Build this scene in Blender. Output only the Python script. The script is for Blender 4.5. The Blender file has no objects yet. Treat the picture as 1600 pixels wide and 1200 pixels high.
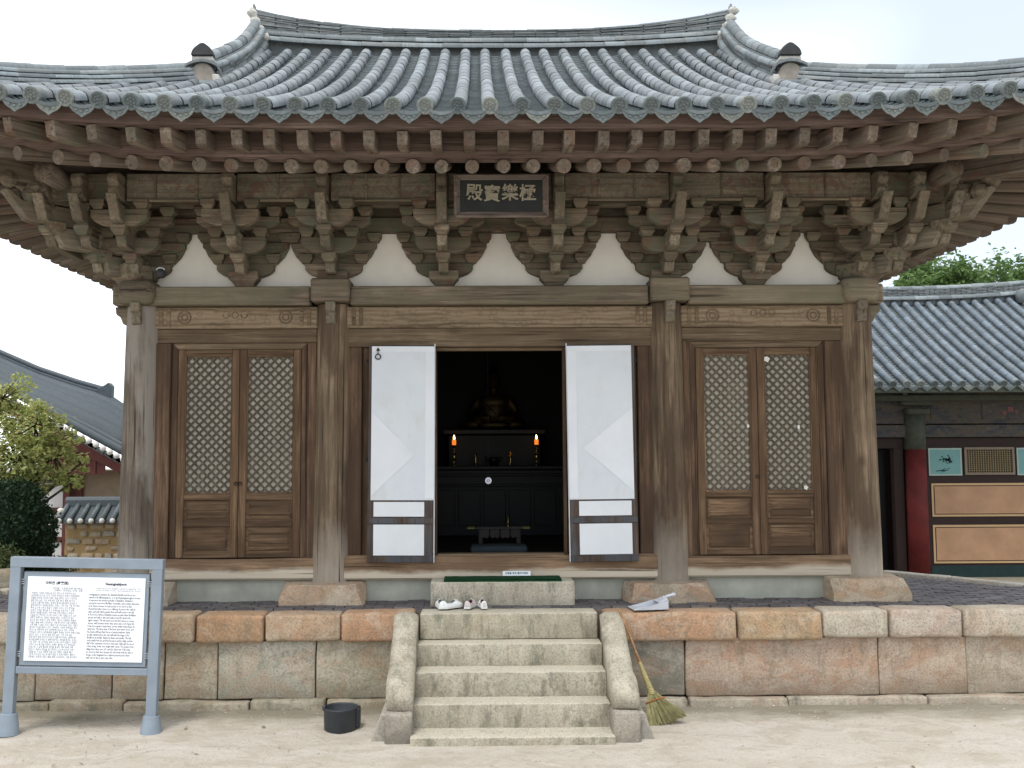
import bpy, bmesh, math, random
from mathutils import Vector, Matrix, noise as mnoise
random.seed(11)
R = math.radians
scene = bpy.context.scene
COL = scene.collection

# ------------------------------------------------------------------ camera
CAM = Vector((-0.24, -11.6, 2.6))
_p, _y, _r = R(4.4), R(0.6), R(0.3)
_f = Vector((math.sin(_y) * math.cos(_p), math.cos(_y) * math.cos(_p), math.sin(_p)))
_r0 = Vector((math.cos(_y), -math.sin(_y), 0))
_u0 = _r0.cross(_f)
_rt = _r0 * math.cos(_r) - _u0 * math.sin(_r)
_up = _rt.cross(_f)
cd = bpy.data.cameras.new('camera')
cam = bpy.data.objects.new('camera', cd)
COL.objects.link(cam)
cam.matrix_world = Matrix(((_rt.x, _up.x, -_f.x, CAM.x), (_rt.y, _up.y, -_f.y, CAM.y), (_rt.z, _up.z, -_f.z, CAM.z), (0, 0, 0, 1)))
cd.sensor_width = 36
cd.lens = 1555 / 1600 * 36
cd.shift_x = 35 / 1600
cd.clip_end = 3000
scene.camera = cam

# ------------------------------------------------------------------ sky, sun, exposure
SKX = 3.45
SUN_EL, SUN_AZ = R(66), R(205)          # azimuth clockwise from +Y: the sun stands behind the camera, a little to its left
w = bpy.data.worlds.new('World')
scene.world = w
w.use_nodes = True
nt = w.node_tree
nt.nodes.clear()
wo = nt.nodes.new('ShaderNodeOutputWorld')
bg = nt.nodes.new('ShaderNodeBackground')
bg.inputs[1].default_value = 0.13
sky = nt.nodes.new('ShaderNodeTexSky')
sky.sky_type = 'NISHITA'
sky.sun_disc = False
sky.sun_elevation = SUN_EL
sky.sun_rotation = SUN_AZ
sky.dust_density = 1.0
sky.air_density = 1.0
tc = nt.nodes.new('ShaderNodeTexCoord')
mp = nt.nodes.new('ShaderNodeMapping')
mp.inputs['Scale'].default_value = (1.0, 1.0, 2.2)
mp.inputs['Location'].default_value = (SKX, 0.4, 0.0)
cn = nt.nodes.new('ShaderNodeTexNoise')
cn.inputs['Scale'].default_value = 1.15
cn.inputs['Detail'].default_value = 1.5
cn.inputs['Roughness'].default_value = 0.5
cr = nt.nodes.new('ShaderNodeValToRGB')
cr.color_ramp.elements[0].position = 0.35
cr.color_ramp.elements[0].color = (0.36, 0.36, 0.36, 1)
cr.color_ramp.elements[1].position = 0.52
cr.color_ramp.elements[1].color = (0.97, 0.97, 0.97, 1)
cm = nt.nodes.new('ShaderNodeMix')
cm.data_type = 'RGBA'
cm.inputs[7].default_value = (10.6, 10.9, 11.2, 1)     # thin bright overcast
nt.links.new(tc.outputs['Generated'], mp.inputs[0])
nt.links.new(mp.outputs[0], cn.inputs['Vector'])
nt.links.new(cn.outputs['Fac'], cr.inputs[0])
nt.links.new(cr.outputs[0], cm.inputs[0])
nt.links.new(sky.outputs[0], cm.inputs[6])
nt.links.new(cm.outputs[2], bg.inputs[0])
nt.links.new(bg.outputs[0], wo.inputs[0])
sl = bpy.data.lights.new('sun', 'SUN')
sl.energy = 1.5
sl.angle = R(14)
sl.color = (1.0, 0.95, 0.88)
so = bpy.data.objects.new('sun', sl)
COL.objects.link(so)
_sd = Vector((math.sin(SUN_AZ) * math.cos(SUN_EL), math.cos(SUN_AZ) * math.cos(SUN_EL), math.sin(SUN_EL)))
so.rotation_euler = _sd.to_track_quat('Z', 'Y').to_euler()
so.location = (0, -20, 30)
scene.view_settings.view_transform = 'Standard'
scene.view_settings.look = 'None'
scene.view_settings.exposure = 0.42
scene.view_settings.gamma = 1.0
scene.view_settings.use_curve_mapping = False

# ------------------------------------------------------------------ mesh helpers
WM = {}                                   # world matrix of every object made here


def link(o, parent=None, mw=None):
    mw = mw or Matrix()
    COL.objects.link(o)
    if parent is not None:
        o.parent = parent
        o.matrix_parent_inverse = WM[parent].inverted()
    o.matrix_basis = mw
    WM[o] = mw
    return o


def thing(name, label, cat, loc, group=None):
    o = bpy.data.objects.new(name, None)
    o.empty_display_size = 0.2
    link(o, None, Matrix.Translation(loc))
    return tag(o, label, cat, group)


def tag(o, label=None, cat=None, group=None, kind=None):
    if label: o['label'] = label
    if cat: o['category'] = cat
    if group: o['group'] = group
    if kind: o['kind'] = kind
    return o


class MB:
    def __init__(self):
        self.v, self.f = [], []

    def add(self, vs, fs):
        b = len(self.v)
        self.v += [tuple(x) for x in vs]
        self.f += [tuple(i + b for i in f) for f in fs]
        return self

    def box(self, x0, x1, y0, y1, z0, z1, mw=None):
        vs = [Vector((x, y, z)) for z in (z0, z1) for y in (y0, y1) for x in (x0, x1)]
        if mw is not None: vs = [mw @ p for p in vs]
        return self.add(vs, [(0, 2, 3, 1), (4, 5, 7, 6), (0, 1, 5, 4), (1, 3, 7, 5), (3, 2, 6, 7), (2, 0, 4, 6)])

    def prism(self, poly, axis, a, b, mw=None):
        """poly of 2-D points extruded from a to b along axis 0,1,2 (others in order)."""
        n = len(poly)
        vs = []
        for t in (a, b):
            for (u, w_) in poly:
                p = [u, w_]
                p.insert(axis, t)
                vs.append(Vector(p))
        if mw is not None: vs = [mw @ p for p in vs]
        fs = [tuple(range(n)), tuple(range(2 * n - 1, n - 1, -1))]
        for i in range(n):
            j = (i + 1) % n
            fs.append((i, i + n, j + n, j))
        return self.add(vs, fs)

    def tube(self, pts, rad, seg=8, cap=True, arc=None, up=None):
        pts = [Vector(p) for p in pts]
        n = len(pts)
        rad = rad if isinstance(rad, (list, tuple)) else [rad] * n
        vs, fs = [], []
        ref = up or Vector((0.13, 0.31, 0.94)).normalized()
        for i in range(n):
            d = (pts[min(i + 1, n - 1)] - pts[max(i - 1, 0)]).normalized()
            s = d.cross(ref)
            if s.length < 1e-4: s = d.cross(Vector((1, 0, 0)))
            s.normalize()
            u = s.cross(d)
            for k in range(seg):
                a = 2 * math.pi * k / seg
                vs.append(pts[i] + (s * math.cos(a) + u * math.sin(a)) * rad[i])
        for i in range(n - 1):
            for k in range(seg):
                k2 = (k + 1) % seg
                fs.append((i * seg + k, i * seg + k2, (i + 1) * seg + k2, (i + 1) * seg + k))
        if cap:
            fs.append(tuple(range(seg - 1, -1, -1)))
            fs.append(tuple(range((n - 1) * seg, n * seg)))
        return self.add(vs, fs)

    def lathe(self, prof, c=(0, 0, 0), seg=24, sx=1, sy=1, closed=True):
        vs, fs = [], []
        for (r, z) in prof:
            for k in range(seg):
                a = 2 * math.pi * k / seg
                vs.append((c[0] + r * math.cos(a) * sx, c[1] + r * math.sin(a) * sy, c[2] + z))
        n = len(prof)
        for i in range(n - 1):
            for k in range(seg):
                k2 = (k + 1) % seg
                fs.append((i * seg + k, i * seg + k2, (i + 1) * seg + k2, (i + 1) * seg + k))
        if closed:
            fs.append(tuple(range(seg - 1, -1, -1)))
            fs.append(tuple(range((n - 1) * seg, n * seg)))
        return self.add(vs, fs)

    def grid(self, fn, nu, nv):
        b = len(self.v)
        for j in range(nv + 1):
            for i in range(nu + 1):
                self.v.append(tuple(fn(i / nu, j / nv)))
        for j in range(nv):
            for i in range(nu):
                a = b + j * (nu + 1) + i
                self.f.append((a, a + 1, a + nu + 2, a + nu + 1))
        return self

    def rock(self, x0, x1, y0, y1, z0, z1, r=0.03, jit=0.008, seed=0, fr=3.0, n=4):
        """a dressed stone: box with rounded arrises and an uneven face."""
        c = Vector(((x0 + x1) / 2, (y0 + y1) / 2, (z0 + z1) / 2))
        h = Vector(((x1 - x0) / 2, (y1 - y0) / 2, (z1 - z0) / 2))
        r = min(r, min(h) * 0.9)
        def cuts(hh):
            m = max(2, min(9, int(round(hh * 2 / 0.16))))
            return [-hh, -hh + r * .35, -hh + r] + [-hh + r + (2 * hh - 2 * r) * k / m for k in range(1, m)] + [hh - r, hh - r * .35, hh]
        ax = [cuts(h[i]) for i in range(3)]
        vid = {}
        def V(p):
            key = (round(p[0], 5), round(p[1], 5), round(p[2], 5))
            if key in vid: return vid[key]
            p = Vector(p)
            q = Vector([max(-(h[i] - r), min(h[i] - r, p[i])) for i in range(3)])
            d = p - q
            if d.length > 1e-6: p = q + d.normalized() * r
            s = (p + c) * fr + Vector((seed * 7.3, seed * 3.1, seed))
            p = p + mnoise.noise_vector(s) * jit + mnoise.noise_vector(s * 3.3) * jit * .45
            vid[key] = len(self.v)
            self.v.append(tuple(p + c))
            return vid[key]
        for a in range(3):
            b1, b2 = [i for i in range(3) if i != a]
            for sgn in (-1, 1):
                for i in range(len(ax[b1]) - 1):
                    for j in range(len(ax[b2]) - 1):
                        q = []
                        for (ii, jj) in ((i, j), (i + 1, j), (i + 1, j + 1), (i, j + 1)):
                            p = [0, 0, 0]
                            p[a] = sgn * h[a]; p[b1] = ax[b1][ii]; p[b2] = ax[b2][jj]
                            q.append(V(p))
                        flip = (sgn > 0) != (a == 1)
                        self.f.append(tuple(q) if flip else tuple(reversed(q)))
        return self

    def mesh(self, name, bevel=0.0, smooth=False, segs=1, recalc=True):
        me = bpy.data.meshes.new(name)
        me.from_pydata(self.v, [], self.f)
        if bevel or recalc:
            bm = bmesh.new()
            bm.from_mesh(me)
            if recalc: bmesh.ops.recalc_face_normals(bm, faces=bm.faces)
            if bevel:
                es = [e for e in bm.edges if len(e.link_faces) == 2 and e.calc_face_angle(0) > 0.5]
                bmesh.ops.bevel(bm, geom=es, offset=bevel, segments=segs, affect='EDGES', clamp_overlap=True)
            bm.to_mesh(me)
            bm.free()
        if smooth:
            me.shade_smooth()
        return me


def put(name, me, mat, parent=None, mw=None, color=None):
    o = bpy.data.objects.new(name, me)
    if mat is not None and len(me.materials) == 0:
        for m in (mat if isinstance(mat, (list, tuple)) else [mat]): me.materials.append(m)
    link(o, parent, mw)
    if color: o.color = (*color, 1)
    return o


def obj(name, mb, mat, parent=None, bevel=0.0, smooth=False, segs=1, color=None, mw=None, recalc=True):
    return put(name, mb.mesh(name, bevel, smooth, segs, recalc), mat, parent, mw, color)


def bx(name, x0, x1, y0, y1, z0, z1, mat, parent=None, bevel=0.006, color=None, mw=None):
    return obj(name, MB().box(x0, x1, y0, y1, z0, z1, mw), mat, parent, bevel, color=color)


def lerp(a, b, t): return a + (b - a) * t


# ------------------------------------------------------------------ node helpers
class NB:
    def __init__(self, name):
        self.m = bpy.data.materials.new(name)
        self.m.use_nodes = True
        self.t = self.m.node_tree
        self.t.nodes.clear()
        self.o = self.t.nodes.new('ShaderNodeOutputMaterial')

    def set(self, sock, v):
        if isinstance(v, bpy.types.NodeSocket): self.t.links.new(v, sock)
        elif v is not None:
            if isinstance(v, (tuple, list)) and len(v) == 3 and sock.type == 'RGBA': v = (*v, 1)
            sock.default_value = v

    def coord(self, rnd=True, kind='Object'):
        c = self.t.nodes.new('ShaderNodeTexCoord').outputs[kind]
        if not rnd: return c
        r = self.t.nodes.new('ShaderNodeObjectInfo').outputs['Random']
        s = self.math('MULTIPLY', r, 53.0)
        a = self.t.nodes.new('ShaderNodeVectorMath')
        a.operation = 'ADD'
        self.set(a.inputs[0], c); self.set(a.inputs[1], s)
        return a.outputs[0]

    def rand(self): return self.t.nodes.new('ShaderNodeObjectInfo').outputs['Random']

    def ocol(self): return self.t.nodes.new('ShaderNodeObjectInfo').outputs['Color']

    def island(self): return self.t.nodes.new('ShaderNodeNewGeometry').outputs['Random Per Island']

    def sep(self, v):
        n = self.t.nodes.new('ShaderNodeSeparateXYZ')
        self.set(n.inputs[0], v)
        return n.outputs

    def map(self, v, scale=(1, 1, 1), loc=(0, 0, 0), rot=(0, 0, 0)):
        n = self.t.nodes.new('ShaderNodeMapping')
        self.set(n.inputs[0], v); n.inputs['Location'].default_value = loc
        n.inputs['Rotation'].default_value = rot; n.inputs['Scale'].default_value = scale
        return n.outputs[0]

    def noise(self, v, scale=5, detail=4, rough=0.55, dist=0.0):
        n = self.t.nodes.new('ShaderNodeTexNoise')
        self.set(n.inputs['Vector'], v)
        n.inputs['Scale'].default_value = scale; n.inputs['Detail'].default_value = detail
        n.inputs['Roughness'].default_value = rough; n.inputs['Distortion'].default_value = dist
        return n.outputs['Fac']

    def vor(self, v, scale=5, feature='F1', out='Distance', rnd=1.0):
        n = self.t.nodes.new('ShaderNodeTexVoronoi')
        n.feature = feature
        self.set(n.inputs['Vector'], v); n.inputs['Scale'].default_value = scale
        n.inputs['Randomness'].default_value = rnd
        return n.outputs[out]

    def wave(self, v, scale=5, dist=2, detail=2, dscale=1.0, typ='RINGS'):
        n = self.t.nodes.new('ShaderNodeTexWave')
        n.wave_type = typ
        self.set(n.inputs['Vector'], v); n.inputs['Scale'].default_value = scale
        n.inputs['Distortion'].default_value = dist; n.inputs['Detail'].default_value = detail
        n.inputs['Detail Scale'].default_value = dscale
        return n.outputs['Fac']

    def ramp(self, f, stops):
        n = self.t.nodes.new('ShaderNodeValToRGB')
        self.set(n.inputs[0], f)
        e = n.color_ramp.elements
        while len(e) < len(stops): e.new(0.5)
        for el, (p, c) in zip(e, stops):
            el.position = p
            el.color = (c, c, c, 1) if isinstance(c, (int, float)) else (*c, 1)
        return n.outputs[0]

    def math(self, op, a, b=0.0, c=0.0, clamp=False):
        n = self.t.nodes.new('ShaderNodeMath')
        n.operation = op; n.use_clamp = clamp
        self.set(n.inputs[0], a); self.set(n.inputs[1], b); self.set(n.inputs[2], c)
        return n.outputs[0]

    def mix(self, f, a, b, mode='MIX'):
        n = self.t.nodes.new('ShaderNodeMix')
        n.data_type = 'RGBA'; n.blend_type = mode
        self.set(n.inputs[0], f); self.set(n.inputs[6], a); self.set(n.inputs[7], b)
        return n.outputs[2]

    def bump(self, h, s=0.3, d=0.01, nrm=None):
        n = self.t.nodes.new('ShaderNodeBump')
        n.inputs['Strength'].default_value = s; n.inputs['Distance'].default_value = d
        self.set(n.inputs['Height'], h)
        if nrm: self.set(n.inputs['Normal'], nrm)
        return n.outputs[0]

    def out(self, color, rough=0.8, normal=None, spec=0.3, metal=0.0, emit=None, estr=0.0, sss=None, trans=0.0, coat=0.0):
        b = self.t.nodes.new('ShaderNodeBsdfPrincipled')
        self.set(b.inputs['Base Color'], color); self.set(b.inputs['Roughness'], rough)
        self.set(b.inputs['Metallic'], metal)
        b.inputs['Specular IOR Level'].default_value = spec
        if normal: self.set(b.inputs['Normal'], normal)
        if emit:
            self.set(b.inputs['Emission Color'], emit); b.inputs['Emission Strength'].default_value = estr
        if coat: b.inputs['Coat Weight'].default_value = coat
        sh = b.outputs[0]
        if trans:
            t = self.t.nodes.new('ShaderNodeBsdfTranslucent')
            self.set(t.inputs[0], color)
            mx = self.t.nodes.new('ShaderNodeMixShader')
            mx.inputs[0].default_value = trans
            self.t.links.new(sh, mx.inputs[1]); self.t.links.new(t.outputs[0], mx.inputs[2])
            sh = mx.outputs[0]
        self.t.links.new(sh, self.o.inputs['Surface'])
        return self.m


def mul(c, k): return tuple(x * k for x in c)


def wood(name, base, axis, dark=None, pale=None, stain=None, stain_amt=0.5, pale_low=None, crack=0.7, rough=0.85, paint=None, gscale=1.0):
    """old unpainted timber: long grain along one axis, cracks, patches of grey weathering."""
    n = NB(name)
    v = n.coord()
    dark = dark or mul(base, 0.42)
    pale = pale or tuple(min(1, x * 1.65 + 0.02) for x in base)
    sc = [24 * gscale] * 3
    sc[axis] = 1.1 * gscale
    g = n.noise(n.map(v, sc), 1.0, 8, 0.7, 0.5)
    col = n.ramp(g, [(0.33, dark), (0.49, base), (0.67, pale)])
    fs = [75 * gscale] * 3
    fs[axis] = 2.0 * gscale
    fg = n.noise(n.map(v, fs, (2, 7, 4)), 1.0, 3, 0.6)
    col = n.mix(n.ramp(fg, [(0.36, 0.5), (0.5, 0.0)]), col, mul(base, 0.45))
    kn = n.vor(n.map(v, [2.6 if i != axis else 1.15 for i in range(3)], (1.7, 0.3, 4.1)), 1.0, 'F1')
    col = n.mix(n.ramp(kn, [(0.045, 0.8), (0.10, 0.35), (0.17, 0.0)]), col, mul(base, 0.3))
    big = n.noise(v, 1.3, 4, 0.6)
    col = n.mix(n.ramp(big, [(0.3, 0.75), (0.62, 0.0)]), col, mul(base, 0.5))
    if stain:
        s2 = n.noise(n.map(v, [3 if i != axis else 0.7 for i in range(3)], (3, 9, 1)), 1.0, 5, 0.6)
        f = n.math('MULTIPLY', n.ramp(s2, [(0.45, 0.0), (0.56, 1.0)]), stain_amt)
        col = n.mix(f, col, stain)
    if paint:                              # last traces of old paint
        for (pc, sc_, th, amt, off) in paint:
            pn = n.noise(n.map(v, (1, 1, 1), (off, off * 2, off)), sc_, 3, 0.6, 0.8)
            col = n.mix(n.math('MULTIPLY', n.ramp(pn, [(th, 0.0), (th + 0.09, 1.0)]), amt), col, pc)
    if pale_low:                           # bleached by splashing rain towards its foot
        z0, z1, pc, amt = pale_low
        zz = n.sep(n.coord(False))[2]
        wob = n.noise(n.map(v, [2.2 if i != axis else 0.8 for i in range(3)]), 1.0, 5, 0.65)
        zf = n.math('ADD', zz, n.math('MULTIPLY', n.math('SUBTRACT', wob, 0.5), max(0.22, abs(z1 - z0) * 1.9)))
        mr = n.math('DIVIDE', n.math('SUBTRACT', z1, zf), z1 - z0, clamp=True)
        col = n.mix(n.math('MULTIPLY', mr, amt), col, n.mix(n.math('MULTIPLY', g, 0.5), pc, mul(pc, 0.5)))
    sc2 = [34 * gscale] * 3
    sc2[axis] = 0.55 * gscale
    ck = n.noise(n.map(v, sc2, (5, 5, 5)), 1.0, 3, 0.5, 0.2)
    cf = n.ramp(ck, [(0.31, 1.0), (0.37, 0.0)])
    col = n.mix(n.math('MULTIPLY', cf, crack), col, mul(base, 0.16))
    tint = n.math('ADD', n.math('MULTIPLY', n.rand(), 0.35), 0.82)
    hsv = n.t.nodes.new('ShaderNodeHueSaturation')
    n.set(hsv.inputs['Color'], col); n.set(hsv.inputs['Value'], tint)
    h = n.math('SUBTRACT', n.math('MULTIPLY', g, 0.6), cf)
    return n.out(hsv.outputs[0], rough, n.bump(h, 0.55, 0.012), 0.2)


def stone(name, rust=0.5, lichen=0.4, low=None, base=None, speck=0.5, worn=False):
    n = NB(name)
    v = n.coord()
    w0 = n.coord(False)
    c0 = n.ocol() if base is None else base
    fine = n.noise(v, 48, 3, 0.72)
    med = n.noise(v, 6, 5, 0.65)
    col = n.mix(n.ramp(med, [(0.3, 0.55), (0.65, 0.0)]), c0, n.mix(1.0, c0, (0.58, 0.52, 0.45), 'MULTIPLY'))
    col = n.mix(n.ramp(n.noise(n.map(v, (1, 1, 1.6)), 1.7, 5, 0.6, 0.9), [(0.47, 0.0), (0.53, rust), (0.72, rust * .6)]), col, n.mix(0.55, c0, (0.42, 0.20, 0.09)))
    vn = n.noise(n.map(v, (0.8, 1, 1.8), (4, 1, 6)), 1.9, 6, 0.6, 1.2)
    col = n.mix(n.ramp(vn, [(0.485, 0.0), (0.5, 0.32 * min(1, rust * 1.6)), (0.512, 0.0)]), col, (0.13, 0.085, 0.06))
    col = n.mix(n.ramp(vn, [(0.5, 0.0), (0.56, 0.45)]), col, n.mix(0.7, c0, (0.50, 0.44, 0.36)))
    col = n.mix(n.ramp(n.noise(n.map(v, (1, 1, 1), (8, 2, 5)), 3.0, 5, 0.6), [(0.5, 0.0), (0.66, 0.65)]), col, n.mix(0.6, c0, (0.50, 0.46, 0.36)))
    li = n.noise(n.map(v, (1.3, 1, 0.45), (3, 3, 3)), 4.8, 8, 0.76)
    lf = n.ramp(li, [(0.52, 0.0), (0.57, lichen * .45), (0.68, lichen)])
    if low:                                # dirt and lichen that creep up from the damp foot
        z0, z1, amt = low
        zz = n.sep(w0)[2]
        mr = n.math('DIVIDE', n.math('SUBTRACT', z1, n.math('ADD', zz, n.math('MULTIPLY', n.math('SUBTRACT', li, 0.5), 0.5))), z1 - z0, clamp=True)
        lf = n.math('MAXIMUM', lf, n.math('MULTIPLY', mr, amt))
    if worn:  # foot-worn treads, lichened risers; tone by facing also paints in light from above
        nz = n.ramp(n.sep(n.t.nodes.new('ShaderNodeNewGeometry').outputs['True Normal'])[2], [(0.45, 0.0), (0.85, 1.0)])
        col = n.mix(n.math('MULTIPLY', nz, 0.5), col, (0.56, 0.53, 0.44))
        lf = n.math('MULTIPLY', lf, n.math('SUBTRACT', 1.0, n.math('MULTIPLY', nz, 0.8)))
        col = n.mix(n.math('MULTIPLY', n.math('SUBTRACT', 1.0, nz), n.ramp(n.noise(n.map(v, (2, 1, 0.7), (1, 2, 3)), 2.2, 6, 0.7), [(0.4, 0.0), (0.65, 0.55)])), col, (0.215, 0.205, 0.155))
    col = n.mix(lf, col, (0.10, 0.098, 0.072))
    col = n.mix(n.ramp(fine, [(0.34, speck), (0.5, 0.0)]), col, mul((0.3, 0.28, 0.24), 0.5))
    col = n.mix(n.ramp(fine, [(0.6, 0.0), (0.74, speck * 0.7)]), col, (0.62, 0.58, 0.5))
    h = n.math('ADD', n.math('MULTIPLY', fine, 0.35), n.math('MULTIPLY', med, 1.0))
    return n.out(col, 0.92, n.bump(h, 0.5, 0.012), 0.2)


def tile_mat(name, base, isl=False, var=0.5, pale=0.35):
    n = NB(name)
    v = n.coord()
    r = n.island() if isl else n.rand()
    c = n.mix(n.math('MULTIPLY', n.math('POWER', r, 1.6), var), mul(base, 0.9), mul(base, 1.9))
    c = n.mix(n.math('MULTIPLY', n.ramp(n.math('FRACT', n.math('MULTIPLY', r, 9.7)), [(0.8, 0.0), (0.86, 1.0)]), 0.22 * var), c, (0.30, 0.285, 0.26))
    nz = n.noise(v, 9, 6, 0.65)
    c = n.mix(n.ramp(nz, [(0.3, 0.6), (0.55, 0.0)]), c, mul(base, 0.55))
    c = n.mix(n.ramp(n.noise(v, 17, 5, 0.7), [(0.55, 0.0), (0.72, pale)]), c, (0.42, 0.44, 0.42))
    fine = n.noise(v, 90, 2, 0.6)
    h = n.math('ADD', n.math('MULTIPLY', fine, 0.3), nz)
    return n.out(c, n.ramp(nz, [(0.3, 0.5), (0.7, 0.72)]), n.bump(h, 0.35, 0.006), 0.4)


def plain(name, col, rough=0.7, var=0.25, scale=6, spec=0.3, bump=0.15, metal=0.0, trans=0.0):
    n = NB(name)
    v = n.coord()
    nz = n.noise(v, scale, 5, 0.62)
    c = n.mix(n.ramp(nz, [(0.3, 1.0), (0.7, 0.0)]), col, mul(col, 1 - var))
    return n.out(c, rough, n.bump(n.noise(v, scale * 6, 3, 0.6), bump, 0.004), spec, metal, trans=trans)


MT = {}
GREEN, REDP = (0.105, 0.115, 0.08), (0.135, 0.065, 0.045)
MT['column'] = wood('column_wood', (0.170, 0.124, 0.080), 2, dark=(0.055, 0.038, 0.025), stain=(0.072, 0.048, 0.032), stain_amt=0.8, pale_low=(1.2, 2.0, (0.50, 0.45, 0.38), 0.6), crack=0.9, gscale=0.8)
MT['column_grey'] = wood('grey_column_wood', (0.14, 0.115, 0.09), 2, dark=(0.05, 0.04, 0.032), stain=(0.22, 0.20, 0.175), stain_amt=0.85, pale_low=(1.2, 1.9, (0.46, 0.42, 0.36), 0.5), crack=0.9, gscale=0.9)
MT['beam'] = wood('beam_wood', (0.185, 0.147, 0.105), 0, stain=(0.17, 0.15, 0.10), stain_amt=0.6, paint=[((0.12, 0.125, 0.08), 3.0, 0.53, 0.4, 4.0)])
MT['door'] = wood('door_wood_upright', (0.165, 0.103, 0.058), 2, dark=(0.06, 0.035, 0.02), stain=(0.085, 0.05, 0.03), stain_amt=0.6)
MT['doorh'] = wood('door_wood_level', (0.155, 0.098, 0.057), 0, dark=(0.05, 0.03, 0.018), stain=(0.065, 0.04, 0.025), stain_amt=0.75)
MT['jamb'] = wood('jamb_wood', (0.125, 0.078, 0.048), 2, dark=(0.045, 0.028, 0.018), stain=(0.06, 0.037, 0.025), stain_amt=0.7)
MT['head'] = wood('head_wood', (0.155, 0.112, 0.07), 0, stain=(0.10, 0.07, 0.045), stain_amt=0.5)
MT['sill'] = wood('sill_wood', (0.22, 0.145, 0.088), 0, stain=(0.12, 0.072, 0.045), stain_amt=0.6, pale_low=(1.335, 1.385, (0.56, 0.50, 0.40), 0.85))
MT['bracket'] = wood('bracket_wood', (0.182, 0.144, 0.102), 0, stain=(0.115, 0.105, 0.072), stain_amt=0.7, paint=[(GREEN, 4.0, 0.52, 0.7, 1.0), (REDP, 5.0, 0.56, 0.6, 7.0)], crack=0.5)
MT['tongue'] = wood('tongue_wood', (0.205, 0.172, 0.128), 1, stain=(0.15, 0.12, 0.085), stain_amt=0.6, paint=[(GREEN, 5.0, 0.55, 0.6, 2.0)], crack=0.5)
MT['rafter'] = wood('rafter_wood', (0.178, 0.144, 0.114), 1, stain=(0.13, 0.098, 0.072), stain_amt=0.6, paint=[(GREEN, 3.0, 0.57, 0.5, 3.0), (REDP, 3.5, 0.55, 0.5, 9.0)])
MT['fascia'] = wood('fascia_wood', (0.165, 0.118, 0.098), 0, stain=(0.115, 0.078, 0.066), stain_amt=0.5, crack=0.5)
MT['fascia2'] = wood('gap_board_wood', (0.13, 0.095, 0.075), 0, stain=(0.10, 0.07, 0.058), stain_amt=0.5, crack=0.5)
MT['soffit'] = wood('soffit_wood', (0.135, 0.10, 0.078), 1, stain=(0.10, 0.072, 0.056), stain_amt=0.5)
MT['tie'] = wood('tie_beam_wood', (0.185, 0.130, 0.080), 0, stain=(0.13, 0.092, 0.056), stain_amt=0.5, crack=0.4)


def carved():
    n = NB('painted_tie_beam')
    v = n.coord()
    g = n.noise(n.map(v, (0.9, 15, 15)), 1.0, 7, 0.62, 0.4)
    c = n.ramp(g, [(0.28, (0.085, 0.058, 0.036)), (0.5, (0.185, 0.132, 0.082)), (0.74, (0.29, 0.22, 0.15))])
    rings = n.wave(n.map(v, (1.6, 4.5, 4.5)), 1.7, 6, 3, 0.9)
    c = n.mix(n.math('MULTIPLY', n.ramp(rings, [(0.35, 0.0), (0.7, 1.0)]), 0.38), c, (0.31, 0.25, 0.175))
    f = n.vor(n.map(v, (1, 1, 1)), 9.0, 'F1')
    c = n.mix(n.math('MULTIPLY', n.ramp(f, [(0.22, 0.0), (0.30, 1.0), (0.36, 1.0), (0.43, 0.0)]), 0.28), c, (0.08, 0.058, 0.036))
    return n.out(c, 0.85, n.bump(n.math('ADD', g, n.math('MULTIPLY', rings, 0.6)), 0.4, 0.01), 0.2)


MT['carved'] = carved()
_n = NB('faded_painted_board')
_v = _n.coord()
_g = _n.noise(_n.map(_v, (1.2, 20, 22)), 1.0, 7, 0.65, 0.4)
_c = _n.ramp(_g, [(0.33, (0.085, 0.065, 0.048)), (0.5, (0.185, 0.15, 0.108)), (0.68, (0.26, 0.215, 0.16))])
_p = _n.noise(_v, 5.5, 3, 0.5, 2.2)
_c = _n.mix(_n.ramp(_p, [(0.40, 0.55), (0.45, 0.0), (0.53, 0.0), (0.56, 0.55), (0.62, 0.45), (0.65, 0.0)]), _c, (0.115, 0.13, 0.10))
_p2 = _n.noise(_n.map(_v, (1, 1, 1), (4, 2, 7)), 4.5, 3, 0.5, 1.8)
_c = _n.mix(_n.ramp(_p2, [(0.55, 0.0), (0.59, 0.6)]), _c, (0.15, 0.085, 0.066))
_c = _n.mix(_n.ramp(_p2, [(0.475, 0.0), (0.487, 0.55), (0.50, 0.0)]), _c, (0.30, 0.27, 0.21))
MT['board'] = _n.out(_c, 0.9, _n.bump(_g, 0.3, 0.008), 0.15)
MT['plaster'] = plain('white_plaster', (0.76, 0.73, 0.66), 0.9, 0.12, 2.5, 0.1, 0.1)
MT['footplaster'] = plain('foot_plaster', (0.40, 0.41, 0.35), 0.9, 0.3, 3, 0.1, 0.1)
MT['paper'] = plain('door_paper', (0.68, 0.71, 0.745), 0.85, 0.10, 2.2, 0.1, 0.1)
_n = NB('door_paper_single')
_v = _n.coord()
_a = _n.noise(_v, 2.2, 5, 0.65)
_c = _n.mix(_n.ramp(_a, [(0.3, 0.0), (0.7, 1.0)]), (0.565, 0.60, 0.64), (0.62, 0.655, 0.69))
_c = _n.mix(_n.ramp(_n.noise(_n.map(_v, (1, 1, .4), (5, 3, 8)), 3.1, 6, 0.7), [(0.54, 0.0), (0.7, 0.4)]), _c, (0.52, 0.48, 0.40))
_sp = _n.vor(_n.map(_v, (1, 1, 1), (3, 3, 3)), 7, 'F1')
_c = _n.mix(_n.ramp(_sp, [(0.03, 0.35), (0.06, 0.0)]), _c, (0.35, 0.28, 0.2))
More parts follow.
